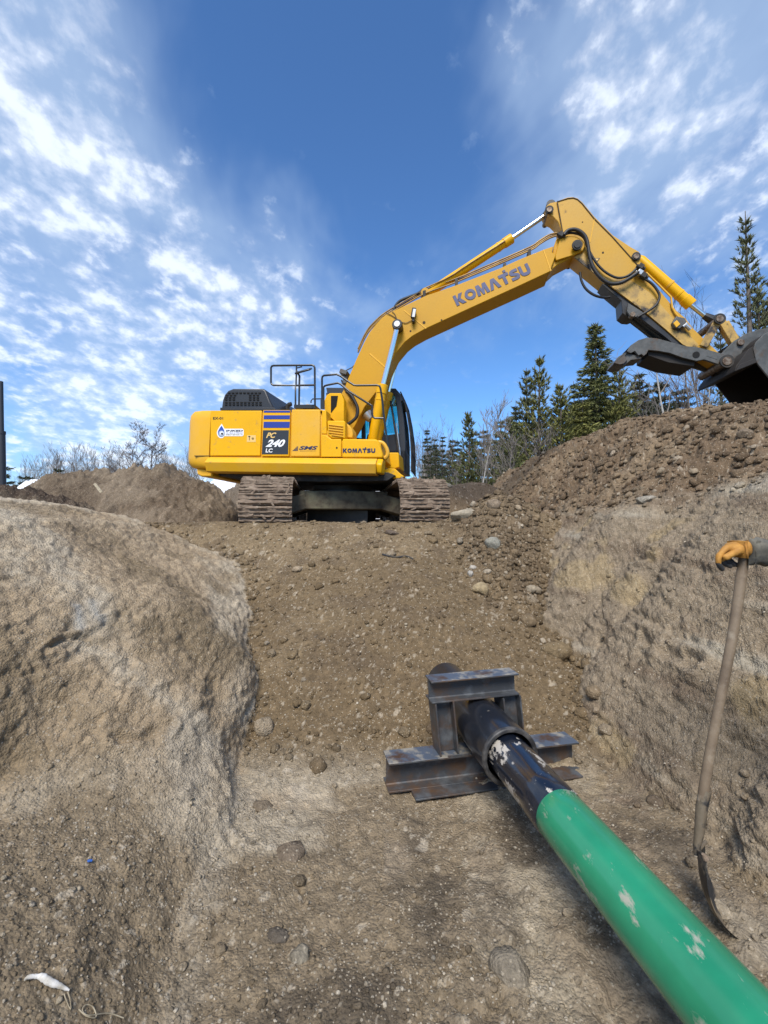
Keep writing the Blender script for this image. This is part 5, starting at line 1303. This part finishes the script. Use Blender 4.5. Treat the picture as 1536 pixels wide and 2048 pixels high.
for p in gh.data.polygons:
    c_ = p.center; q = c_ - EYE; xx = 768 + 900 * q.x / q.y; z_ = c_.z
    lim = PW(1436, 1119, 2).z
    p.material_index = 1 if (z_ < lim - .10 * max(0, (1450 - xx)) * .01 and c_.y > 1.937) or (z_ < lim - .012) else 0
pr_(gh)
b = MB(); cw_ = hw + v3(.012, 0, .0); dW = (wrL - elL).normalized()
ring = []
for i, (t, r_) in enumerate(((-.020, .039), (-.004, .043), (.010, .047), (.014, .049), (.016, .044))):
    c_ = cw_ + Vector((1, .05, -.02)).normalized() * t
    ring.append([c_ + Vector((0, math.cos(a), math.sin(a))) * r_ * (1 + .05 * math.sin(3 * a + i)) for a in np.linspace(0, 2 * math.pi, 20, endpoint=False)])
b.add([p for q in ring for p in q], [(i * 20 + j, i * 20 + (j + 1) % 20, (i + 1) * 20 + (j + 1) % 20, (i + 1) * 20 + j) for i in range(len(ring) - 1) for j in range(20)]); pr_(b.build('glove_cuff', M['leather'], None, 0, 60))
slv = skin('sleeve', [(H(1504, 1100, 1.985), .046), (H(1511, 1102, 1.98), .052), (H(1524, 1104, 1.965), .050), (H(1545, 1106, 1.93), .058), (v3(1.80, 1.83, 1.44), .060), (elL, .068), (v3(1.86, 1.60, g0 + 1.38), .07), (shL, .085)], [(i, i + 1) for i in range(7)], M['jacket'], 3, 3, None, wrinkle(.024, 22, (1.9, .5, .7)))
pr_(slv)

# ================================================================ STONES AND CLODS THAT CAN BE TOLD APART
def boulder(x, y, w, h, col, label, seed, sink=.45, depth=1.0, name='rock', cat='rock', rough=.22):
    p, n_ = on_ground(x, y); d = (p - EYE).dot(Vector((0, 1, 0)))
    sw, sh = w / 2 / F_PX * d, h / 2 / F_PX * d
    r_ = np.random.default_rng(seed); V = I3[0].copy()
    for _ in range(7):      # knock flat facets off the ball
        ax = r_.normal(size=3); ax /= np.linalg.norm(ax); c_ = r_.uniform(.62, .88); dd = V @ ax
        V = V - np.outer(np.maximum(dd - c_, 0) * .85, ax)
    V = V * (1 + rough * fbm(V + seed, 2.1, 4, seed)[:, None] + .10 * fbm(V + seed, 6, 4, seed)[:, None])
    V = V * np.array([sw, (sw + sh) / 2 * depth, sh])
    V = V @ np.array(Matrix.Rotation(r_.uniform(-.3, .3), 3, 'Y')).T
    c0_ = p + Vector((0, 0, sh * (1 - 2 * sink) * .5))
    me = mesh_np(name, V, I3[1], M['clod'], True)
    cc = np.array(col)[None] * (1 + .3 * fbm(V * 3 / sw, 1.0, 3, seed)[:, None])
    set_col(me, np.clip(cc, .02, .7)); o = link(name, me); o.location = c0_
    return tag(o, label, cat)
B_ = boulder
B_(1018, 1940, 84, 96, (.24, .205, .155), 'large flat grey brown boulder sunk in the floor left of the green pipe', 1, .78)
B_(602, 1912, 46, 46, (.23, .20, .15), 'round cracked stone pressed into the lower floor', 2, .75)
B_(527, 1460, 36, 44, (.30, .24, .165), 'tan rock wedged at the foot of the left wall', 3, .3)
B_(634, 1535, 38, 34, (.17, .125, .075), 'smooth brown clod on the toe of the fill slope', 4, .4, name='clod', cat='clod')
B_(524, 1613, 46, 30, (.19, .15, .105), 'flattened dark clod on the pale gravel of the floor', 5, .85, name='clod', cat='clod')
B_(572, 1702, 74, 44, (.18, .14, .10), 'big dark cracked clod half sunk in the floor on the left', 6, .93, name='clod', cat='clod')
B_(555, 1872, 50, 30, (.12, .10, .078), 'black stained clod just above the round cracked stone', 7, .85, name='clod', cat='clod')
B_(985, 1092, 34, 30, (.27, .26, .215), 'angular grey green rock in the rubble right of the fill', 8, .25)
B_(962, 1183, 34, 30, (.36, .28, .165), 'yellowish angular rock at the lower end of the rubble', 9, .25)
B_(928, 1033, 56, 26, (.36, .31, .23), 'big pale clay block beside the right crawler track', 10, .35)
B_(988, 1012, 30, 24, (.22, .17, .12), 'brown slab shaped rock at the head of the rubble', 11, .3)
B_(941, 1150, 14, 15, (.42, .39, .34), 'small whitish stone lowest in the rubble edge', 12, .25)
B_(946, 1136, 14, 11, (.46, .42, .36), 'small bright white stone on the rubble edge', 13, .25)
B_(975, 1145, 18, 13, (.36, .30, .22), 'small buff stone in the middle of the rubble', 14, .25)
B_(1115, 1305, 62, 40, (.20, .148, .085), 'long brown clod leaning on the foot of the right wall', 15, .35, name='clod', cat='clod')
B_(1055, 1245, 36, 30, (.19, .14, .085), 'brown clod where the fill meets the right wall', 16, .35, name='clod', cat='clod')
B_(1187, 1388, 34, 28, (.22, .165, .105), 'tan clod at the right wall beyond the steel frame', 17, .35, name='clod', cat='clod')
B_(1312, 1606, 34, 28, (.15, .115, .08), 'dark clod on the gravel between pipe and shovel', 18, .5, name='clod', cat='clod')
B_(1062, 1180, 22, 18, (.3, .25, .18), 'small rounded rock under the pale right wall', 19, .3)
B_(783, 1068, 28, 13, (.13, .10, .075), 'dark flat clod just below the excavator tracks', 20, .3, name='clod', cat='clod')
B_(856, 1068, 18, 10, (.22, .17, .11), 'brown stone on the crest of the fill by the right track', 21, .3)
B_(1212, 1462, 30, 24, (.24, .19, .13), 'rounded tan clod beside the casing on the right', 22, .35, name='clod', cat='clod')
B_(808, 1468, 26, 22, (.19, .145, .09), 'brown clod resting just behind the left end of the cross beam', 23, .3, name='clod', cat='clod')
B_(868, 1462, 30, 26, (.18, .13, .08), 'brown clod leaning on the left upright of the frame', 24, .3, name='clod', cat='clod')
B_(940, 1528, 46, 52, (.13, .10, .07), 'crumbly dark clod jammed between cross beam and casing', 25, .35, name='clod', cat='clod')
B_(612, 1413, 22, 18, (.2, .15, .09), 'brown stone low on the left side of the fill', 26, .3)
B_(543, 1310, 22, 20, (.22, .17, .11), 'small stone trapped between fill and left wall', 27, .3)
B_(893, 972, 24, 13, (.34, .29, .22), 'pale flat rock on the mound behind the right track', 28, .25)
B_(1290, 1000, 40, 18, (.30, .27, .22), 'pale flat slab at the top of the right cut face', 29, .4)
B_(1490, 870, 30, 22, (.20, .155, .11), 'brown rock on the spoil bank under the bucket', 30, .35)
B_(1228, 905, 30, 20, (.19, .145, .10), 'brown rock high on the spoil bank', 31, .35)

# ---------------------------------------------------------------- litter
def strand(name, pts, r, m, lift=.006, sp=5):
    P_ = []
    for x, y in pts:
        p, n_ = on_ground(x, y); P_.append(p + n_ * lift)
    b = MB(); b.tube(spline(P_, sp), r, 6); return b.build(name, m, None, 0, 60)
M['cloth'] = mat('pale_torn_cloth', (.62, .60, .56), .85, var=(.35, .32, .26), vscale=30, bump=.002, bscale=80)
M['fibre'] = mat('dry_root_fibre', (.36, .31, .22), .85, var=(.2, .16, .1), vscale=30)
rag = strand('torn_rag', [(44, 1966), (60, 1961), (80, 1964), (98, 1968), (118, 1978), (134, 1988)], 1, M['cloth'], .012)
bpy.data.objects.remove(rag)
b = MB(); P_ = []
for (x, y), w in zip([(44, 1970), (54, 1963), (70, 1963), (82, 1963), (98, 1970), (116, 1978), (134, 1987)], [.004, .008, .008, .013, .014, .009, .004]):
    p, n_ = on_ground(x, y); P_.append((p + n_ * .014, w))
pp = spline([p for p, w in P_], 5); ww = np.interp(np.linspace(0, 6, len(pp)), range(7), [w for p, w in P_])
b.tube(pp, [w * .72 * (1 + .12 * random.uniform(-1, 1)) for i, w in enumerate(ww)], 9)
rag = tag(b.build('torn_rag', M['cloth'], None, 0, 60), 'twisted scrap of white cloth lying on the lower left floor', 'rag')
tag(strand('root_fibre', [(134, 1988), (139, 2004), (139, 2022), (131, 2004), (126, 1990)], .0016, M['fibre']), 'thin pale root loop hanging from the white scrap of cloth', 'root')
tag(strand('root_fibre', [(155, 2022), (172, 2035), (188, 2038), (184, 2018), (170, 2012), (162, 2024), (175, 2034), (215, 2030), (245, 2040)], .0018, M['fibre']), 'curled pale root strand at the bottom left corner', 'root')
tag(strand('root_fibre', [(913, 1737), (930, 1732), (941, 1724)], .0016, M['fibre']), 'short pale twig lying on the floor left of the green pipe', 'twig')
tag(strand('root_fibre', [(925, 1722), (922, 1708), (917, 1702)], .0012, M['fibre']), 'thin bent straw beside the short pale twig', 'twig')
tag(strand('stick', [(765, 1110), (790, 1116), (812, 1114), (826, 1120)], .012, M['trouser'], .01), 'dark buried stick across the upper fill slope', 'stick')
p, n_ = on_ground(178, 1724)
b = MB(); b.add([p + n_ * .006 + Vector((v[0] * .013, v[1] * .008, v[2] * .005)) for v in I1[0]], I1[1].tolist()); tag(b.build('plastic_scrap', mat('blue_plastic', (.03, .10, .35), .4), None, 0, None), 'tiny scrap of blue plastic on the gravel at the left', 'plastic scrap')
b = MB()
pa, pb = PW(186, 968, 9.4), PW(200, 986, 9.2); b.loop_prism([pa, pa + v3(.05, 0, .02), pa + v3(.05, .03, .02), pa + v3(0, .03, 0)], [pb, pb + v3(.05, 0, .02), pb + v3(.05, .03, .02), pb + v3(0, .03, 0)])
tag(b.build('survey_stake', M['fibre'], None, .003), 'pale wooden stake lying on the dirt mound at the left', 'stake')
# pole at the left edge
q0, q1 = PW(9, 975, 12.0), PW(1.5, 763, 12.0); q0.z = 1.3
b = MB(); mid = q0 + (q1 - q0) * .66; b.tube([q0, mid], .085, 14); b.tube([mid, q1], .055, 12); b.tube([mid - (q1 - q0).normalized() * .03, mid + (q1 - q0).normalized() * .05], .095, 14)
pole = tag(b.build('steel_pole', mat('dark_steel_pole', (.02, .023, .03), .5), None, 0, 50), 'tall dark two-part steel pole at the left edge of the picture', 'pole')
# ================================================================ TREES
def leafmat(name, base, var=.45):
    m = mat(name, base, .75, island=var, spec=.25); return m
M['bark'] = mat('grey_brown_bark', (.10, .08, .065), .9, var=(.16, .14, .12), vscale=6, bump=.01, bscale=20)
M['birch'] = mat('pale_birch_bark', (.42, .40, .37), .85, var=(.12, .10, .09), vscale=7, vpos=(.55, .7))
M['twig'] = mat('grey_twig', (.17, .15, .135), .9)
M['twigdark'] = mat('brown_twig', (.085, .065, .055), .9)
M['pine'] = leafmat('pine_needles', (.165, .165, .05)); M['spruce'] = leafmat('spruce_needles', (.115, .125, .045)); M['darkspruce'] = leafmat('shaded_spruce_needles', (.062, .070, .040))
M['pinegrey'] = leafmat('bluish_pine_needles', (.135, .145, .07))
def tube_np(P, r, n=5):
    P = np.asarray(P, float); V = []; up = np.array([.3, .2, .93])
    for i in range(len(P)):
        t = P[min(i + 1, len(P) - 1)] - P[max(i - 1, 0)]; t /= np.linalg.norm(t) + 1e-9
        a = np.cross(t, up if abs(t @ up) < .9 else [1, 0, 0]); a /= np.linalg.norm(a); b = np.cross(t, a)
        for k in range(n):
            q = 2 * math.pi * k / n; V.append(P[i] + (a * math.cos(q) + b * math.sin(q)) * r[i])
    F = []
    for i in range(len(P) - 1):
        for k in range(n): F.append((i * n + k, i * n + (k + 1) % n, (i + 1) * n + (k + 1) % n, (i + 1) * n + k))
    return np.array(V), F
class NB:
    def __init__(s): s.V, s.F, s.n = [], [], 0
    def add(s, V, F): s.V.append(np.asarray(V)); s.F += [tuple(i + s.n for i in f) for f in F]; s.n += len(V)
    def mesh(s, name, m): return mesh_from(name, np.concatenate(s.V), s.F, m)
def conifer_meshes(h, rad, seed, leaf, style='pine', whorls=24, per=6, tuft=.16, crown_lo=.06, power=.8, tops=((0, 0, 1.0),), lean=0.0):
    r_ = np.random.default_rng(seed); tb = NB(); TV = []
    for ox, oy, hk in tops:
        hh = h * hk; base0 = np.array([0, 0, 0]); 
        pts = [np.array([ox * min(1, t * 2.2) + lean * t * hh + .03 * math.sin(t * 9 + seed), oy * min(1, t * 2.2), t * hh]) for t in np.linspace(0, 1, 10)]
        rr = [max(.012, h * .013 * (1 - t) ** .8 + .008) * (1 if hk == 1 else .8) for t in np.linspace(0, 1, 10)]
        tb.add(*tube_np(pts, rr, 6)); Pts = np.array(pts)
        for w in range(whorls):
            f = crown_lo + (1 - crown_lo) * (w + r_.uniform(-.3, .3)) / whorls; f = min(max(f, crown_lo), .985)
            L0_ = rad * (hk ** .8) * ((1 - f) ** power * .97 + .03) * min(1, .55 + (f - crown_lo) * 4)
            n_ = per if f < .9 else max(3, per - 2)
            ph = r_.uniform(0, 6.28)
            for k in range(n_):
                L = L0_ * r_.uniform(.5, 1.2) * (1 + .25 * math.sin(w * 1.7 + seed))
                az = ph + k * 6.283 / n_ + r_.uniform(-.35, .35)
                o_ = np.array([np.interp(f, np.linspace(0, 1, 10), Pts[:, j]) for j in range(3)])
                el = {'pine': .30, 'spruce': -.12}[style] + (f - .5) * .7 + r_.uniform(-.12, .12)
                dv = np.array([math.cos(az) * math.cos(el), math.sin(az) * math.cos(el), math.sin(el)])
                bend = {'pine': .30, 'spruce': .10}[style] * L
                e_ = o_ + dv * L + np.array([0, 0, bend]); m_ = o_ + dv * L * .5 + np.array([0, 0, bend * .1 - (.06 * L if style == 'spruce' else 0)])
                tb.add(*tube_np([o_, m_, e_], [.012 + .004 * L, .010, .005], 3))
                nt_ = max(2, int(L / tuft * (1.7 if style == 'spruce' else 1.35)))
                for q in range(nt_):
                    t = 1 - (q / nt_) * (.86 if style == 'spruce' else .72)
                    c = (1 - t) ** 2 * o_ + 2 * t * (1 - t) * m_ + t * t * e_
                    spread = (1 - t) * L * .42 + tuft * .35
                    side = np.cross(dv, [0, 0, 1]); side /= np.linalg.norm(side) + 1e-9
                    for s in range(2 if style == 'pine' else 3):
                        cc = c + side * r_.uniform(-spread, spread) + np.array([0, 0, r_.uniform(-.12, .12) * tuft])
                        tdir = dv * .8 + side * r_.uniform(-.8, .8) + np.array([0, 0, (.55 if style == 'pine' else -.1) + r_.uniform(-.2, .2)])
                        TV.append((cc, tdir / np.linalg.norm(tdir), tuft * r_.uniform(.7, 1.25)))
    # each tuft: short blades round a twig
    C0 = np.array([t[0] for t in TV]); D0 = np.array([t[1] for t in TV]); S0 = np.array([t[2] for t in TV]); n_ = len(TV)
    nb_ = 6 if style == 'pine' else 5
    ref = np.array([.31, .17, .93]); A_ = np.cross(D0, ref); A_ /= np.linalg.norm(A_, axis=1, keepdims=True); B2 = np.cross(D0, A_)
    Vs = []
    for k in range(nb_):
        q = 6.283 * k / nb_ + r_.uniform(0, 1, n_); out = A_ * np.cos(q)[:, None] + B2 * np.sin(q)[:, None]
        st_ = C0 + D0 * (S0 * r_.uniform(-.5, .3, n_))[:, None]
        en = st_ + (D0 * .85 + out * .55) * (S0 * .75)[:, None]
        sd = np.cross(D0, out) * (S0 * .115)[:, None]
        Vs.append(np.stack([st_ - sd, st_ + sd, en], 1))
    V = np.stack(Vs, 1).reshape(-1, 3); F = np.arange(len(V)).reshape(-1, 3)
    return tb.mesh('trunk', M['bark']), mesh_np('crown', V, F, leaf)
def bare_meshes(h, seed, m, spread=.5, levels=4, fork=.3, lean=0.0, trunk_r=.012, nb=9, twigm=None, rmin=.006):
    r_ = np.random.default_rng(seed); tb, cb = NB(), NB()
    def grow(p, d, L, rad, lv):
        pts = [p]; q = p.copy(); dd = d.copy(); ns = 5 if lv == 0 else 3
        for i in range(ns):
            dd = dd + r_.normal(size=3) * (.05 if lv == 0 else .16) + np.array([lean * .2, 0, .06 if lv else 0]); dd /= np.linalg.norm(dd); q = q + dd * L / ns; pts.append(q.copy())
        rr = list(np.linspace(rad, rad * (.25 if lv == 0 else .45), len(pts)))
        (tb if lv == 0 else cb).add(*tube_np(pts, rr, 6 if lv == 0 else 3))
        if lv >= levels: return
        n_ = nb if lv == 0 else (5 if lv < levels - 1 else 4)
        for k in range(n_):
            t = (fork + (1 - fork) * (k + r_.uniform(0, 1)) / n_) if lv == 0 else r_.uniform(.25, 1)
            j = min(int(t * ns), ns - 1); o_ = pts[j] + (pts[j + 1] - pts[j]) * (t * ns - j)
            a = r_.uniform(0, 6.283); side = np.array([math.cos(a), math.sin(a), 0])
            nd = d * (.75 if lv else .8) + side * spread * r_.uniform(.7, 1.3) + np.array([0, 0, .12]); nd /= np.linalg.norm(nd)
            grow(o_, nd, L * r_.uniform(.38, .55) * (1.15 - .5 * t if lv == 0 else .95), max(rad * .46 * (1 - .4 * t), rmin), lv + 1)
    d0 = np.array([lean, 0, 1.0]); d0 /= np.linalg.norm(d0)
    grow(np.zeros(3), d0, h, h * trunk_r, 0)
    zt = max(v[:, 2].max() for v in cb.V); k_ = h / zt
    for B__ in (tb, cb): B__.V = [v * k_ for v in B__.V]
    return tb.mesh('trunk', m), cb.mesh('crown', twigm or M['twig'])
def tree(name, meshes, loc, rz, s, label, group=None, cat='tree'):
    t = tag(empty(name, loc, (0, 0, rz)), label, cat, group); t.scale = (s, s, s)
    for nm, me in zip(('trunk', 'crown'), meshes): link(nm, me, t)
    return t
def place(px, ytop, Yd, zb=1.35):
    p = PW(px, ytop, Yd); return Vector((p.x, Yd, zb)), p.z - zb
# conifers along the right, behind the spoil bank
SPEC = [
    # px, ytop, distance, base z, radius, style, leaf, whorls, per, tuft, tops, label
    (1492, 422, 16.5, 1.5, 1.35, 'pine', 'pinegrey', 26, 5, .24, ((0, 0, 1.0), (.55, .2, .80)), 'tallest pine, thin bluish crown, behind the bucket', .10),
    (1192, 645, 21, 1.5, 2.1, 'spruce', 'spruce', 38, 8, .26, ((0, 0, 1.0),), 'tall dense pointed spruce left of the thumb', .03),
    (1238, 722, 20, 1.5, 1.7, 'pine', 'pine', 22, 7, .26, ((0, 0, 1.0),), 'bushy pine crowding the right side of the tall spruce', .03),
    (1078, 710, 18, 1.5, 1.15, 'pine', 'pine', 26, 6, .22, ((0, 0, 1.0),), 'slender open pine with upswept top right of the leaning birch', .03),
    (1052, 736, 18.6, 1.5, 1.0, 'pine', 'pinegrey', 22, 6, .22, ((0, 0, 1.0),), 'second leader pine just left of the slender open pine', .03),
    (1120, 768, 17.6, 1.5, 1.15, 'pine', 'pine', 22, 7, .22, ((0, 0, 1.0),), 'lower yellowish pine right of the slender open pine', .03),
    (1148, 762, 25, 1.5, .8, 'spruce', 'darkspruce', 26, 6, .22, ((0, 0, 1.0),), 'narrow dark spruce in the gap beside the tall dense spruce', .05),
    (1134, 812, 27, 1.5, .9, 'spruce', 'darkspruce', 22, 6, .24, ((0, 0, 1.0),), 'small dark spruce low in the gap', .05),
    (1165, 800, 17.5, 1.5, 1.3, 'spruce', 'pine', 18, 8, .24, ((0, 0, 1.0),), 'short leafy pine at the foot of the tall spruce', .02),
    (1000, 838, 22, 1.45, .95, 'spruce', 'spruce', 22, 6, .22, ((0, 0, 1.0),), 'dark spruce left of the paired pines', .05),
    (1031, 806, 21, 1.45, .85, 'spruce', 'darkspruce', 22, 6, .22, ((0, 0, 1.0),), 'thin topped dark spruce behind the paired pines', .05),
    (1020, 835, 17, 1.45, 1.0, 'pine', 'spruce', 20, 6, .20, ((0, 0, 1.0),), 'rounded green pine at the left of the paired pines', .03),
    (937, 822, 19, 1.45, .95, 'pine', 'spruce', 26, 6, .18, ((0, 0, 1.0),), 'lone medium conifer left of the leaning birch', .03),
    (855, 852, 30, 1.45, .75, 'spruce', 'darkspruce', 22, 5, .2, ((0, 0, 1.0),), 'thin grey spruce nearest the excavator cab', .08),
    (870, 872, 30, 1.45, .65, 'spruce', 'darkspruce', 18, 5, .2, ((0, 0, 1.0),), 'shorter grey spruce second from the cab', .08),
    (885, 866, 31, 1.45, .65, 'spruce', 'darkspruce', 18, 5, .2, ((0, 0, 1.0),), 'thin spruce third from the cab', .08),
    (900, 886, 28, 1.45, .7, 'spruce', 'darkspruce', 16, 5, .2, ((0, 0, 1.0),), 'small dark spruce left of the lone medium conifer', .05),
    (975, 872, 28, 1.45, .8, 'spruce', 'darkspruce', 16, 5, .2, ((0, 0, 1.0),), 'small dark spruce behind the leaning birch', .05),
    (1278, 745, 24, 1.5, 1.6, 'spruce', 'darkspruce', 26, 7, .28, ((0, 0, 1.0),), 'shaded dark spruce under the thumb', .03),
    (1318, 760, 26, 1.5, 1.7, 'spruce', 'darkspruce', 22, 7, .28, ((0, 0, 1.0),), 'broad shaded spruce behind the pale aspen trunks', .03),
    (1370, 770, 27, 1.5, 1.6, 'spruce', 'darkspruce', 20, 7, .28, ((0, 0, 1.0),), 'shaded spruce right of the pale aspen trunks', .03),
    (1440, 650, 24, 1.5, 1.5, 'pine', 'pinegrey', 22, 6, .26, ((0, 0, 1.0),), 'bushy pine seen through the bucket linkage', .04),
    (1545, 560, 19, 1.5, 1.9, 'pine', 'pinegrey', 24, 7, .26, ((0, 0, 1.0),), 'dense bluish pine cut by the right edge', .05),
]
for i, (px, yt, Yd_, zb, rad, style, leaf, wh, per_, tf, tops, lab, lo) in enumerate(SPEC):
    loc, h = place(px, yt, Yd_, zb)
    tree('conifer_tree', conifer_meshes(h, rad * 1.12, 40 + i, M[leaf], style, wh, per_, tf, lo, .85, tops), loc, 0, 1, lab)
# leafless trees on the right
for i, (px, yt, Yd_, m, tm_, sp_, ln, tr_, lab) in enumerate([
    (951, 770, 16.5, 'birch', 'twig', .30, .10, .009, 'slim leafless birch leaning right with a feathery top'),
    (1388, 520, 21, 'twig', 'twigdark', .45, 0, .008, 'tall leafless aspen left of the tallest pine'),
    (1432, 560, 23, 'twig', 'twigdark', .45, .03, .008, 'leafless aspen directly behind the bucket cylinder'),
    (1346, 640, 17, 'birch', 'twig', .7, 0, .013, 'pale trunked aspen with crossed branches below the thumb'),
    (1396, 700, 17.5, 'birch', 'twig', .7, 0, .014, 'pale trunked aspen just left of the open bucket'),
    (1016, 800, 15, 'twig', 'twig', .55, .06, .006, 'thin leafless sapling leaning in front of the paired pines'),
    (1060, 840, 14.5, 'twig', 'twig', .7, 0, .007, 'low bare shrub in front of the paired pines'),
    (846, 850, 34, 'birch', 'twig', .4, 0, .007, 'bare aspen beside the front of the cab'),
    (872, 812, 36, 'twig', 'twig', .42, 0, .007, 'taller bare aspen behind the thin spruces'),
    (893, 822, 36, 'twig', 'twig', .42, 0, .007, 'bare aspen with a fan of twigs right of the thin spruces'),
    (912, 880, 26, 'birch', 'twig', .4, 0, .007, 'short pale bare sapling left of the lone medium conifer'),
    (985, 880, 20, 'twig', 'twig', .5, .05, .006, 'short bare sapling right of the leaning birch'),
]):
    loc, h = place(px, yt, Yd_, 1.45)
    tree('bare_tree', bare_meshes(h, 200 + i, M[m], sp_, 3, .22, ln, tr_, 12, M[tm_], .010), loc, i * 1.3, 1, lab)
# left: two big crowns and the long thin row
for i, (px, yt, lab) in enumerate([(272, 838, 'big leafless tree above the dirt mound, left one of the two tall ones'), (305, 836, 'big leafless tree above the dirt mound, right one of the two tall ones')]):
    loc, h = place(px, yt, 34, 1.4)
    tree('bare_tree', bare_meshes(h, 240 + i, M['twigdark'], .75, 4, .30, -.03 + .06 * i, .015, 10, M['twigdark'], .014), loc, i * 2.1, 1, lab)
rowm = [bare_meshes(10, 260 + k, M['twig'], .38, 3, .2, 0, .009, 13, M['twig'], .015) for k in range(6)]
r_ = np.random.default_rng(5)
xs_ = list(np.linspace(55, 255, 17)) + list(np.linspace(325, 400, 9))
for i, px in enumerate(xs_):
    Yd_ = r_.uniform(48, 60); top = 884 + r_.uniform(-8, 14) + (18 if px < 80 else 0) + (8 if px > 320 else 0)
    loc, h = place(px + r_.uniform(-4, 4), top, Yd_, 1.2)
    tree('bare_tree', rowm[i % 6], loc, r_.uniform(0, 6), h / 10, 'slim leafless aspen in the thin bare row behind the left dirt mound', 'row of bare aspens behind the left mound')
for i in range(12):
    Yd_ = r_.uniform(70, 95); loc, h = place(r_.uniform(40, 410), 915 + r_.uniform(-6, 8), Yd_, 1.2)
    tree('bare_tree', rowm[(i + 2) % 6], loc, r_.uniform(0, 6), h / 10, 'small far leafless tree low in the haze behind the bare row', 'far bare trees behind the row')
for i in range(12):
    Yd_ = r_.uniform(40, 60); loc, h = place(r_.uniform(832, 905), 880 + r_.uniform(-16, 20), Yd_, 1.2)
    tree('bare_tree', rowm[(i + 1) % 6], loc, r_.uniform(0, 6), h / 10, 'faint leafless tree in the thicket right of the cab', 'bare thicket right of the cab')
for px, yt, Yd_, lab in ((52, 945, 30, 'low round dark conifer left of the dirt mound'), (3, 925, 24, 'bushy conifer beside the steel pole'), (118, 930, 40, 'small green conifer showing above the left of the mound')):
    loc, h = place(px, yt, Yd_, 1.35)
    tree('conifer_tree', conifer_meshes(h, h * .42, 90 + int(px), M['darkspruce'], 'spruce', 10, 7, .25, .03, .8), loc, 0, 1, lab)
fm = [conifer_meshes(9, 1.5, 120 + k, M['darkspruce'], 'spruce', 14, 6, .35, .04, .85) for k in range(3)]
for i in range(44):
    Yd_ = r_.uniform(34, 60); px = 860 + 500 * (i + r_.uniform(0, 1)) / 44; loc, h = place(px, np.interp(px, [860, 1000, 1100, 1300], [888, 850, 812, 760]) + r_.uniform(-12, 30), Yd_, 1.3)
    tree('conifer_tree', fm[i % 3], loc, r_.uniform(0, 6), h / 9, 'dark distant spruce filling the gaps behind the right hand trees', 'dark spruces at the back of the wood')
for i in range(22):
    Yd_ = r_.uniform(26, 38); px = 842 + 215 * (i + r_.uniform(0, 1)) / 22; loc, h = place(px, np.interp(px, [842, 920, 1050], [885, 888, 848]) + r_.uniform(-14, 22), Yd_, 1.35)
    t_ = tree('conifer_tree', fm[i % 3], loc, r_.uniform(0, 6), h / 9, 'narrow dark spruce in the thin row between the cab and the paired pines', 'narrow spruces between cab and paired pines'); t_.scale = (h / 9 * .6, h / 9 * .6, h / 9)
for i in range(10):
    Yd_ = r_.uniform(45, 60); px = r_.uniform(600, 790); loc, h = place(px, 935 + r_.uniform(-5, 15), Yd_, 1.3)
    tree('bare_tree', rowm[i % 6], loc, r_.uniform(0, 6), h / 10, 'bare tree glimpsed through the gap under the excavator', 'trees glimpsed under the excavator')
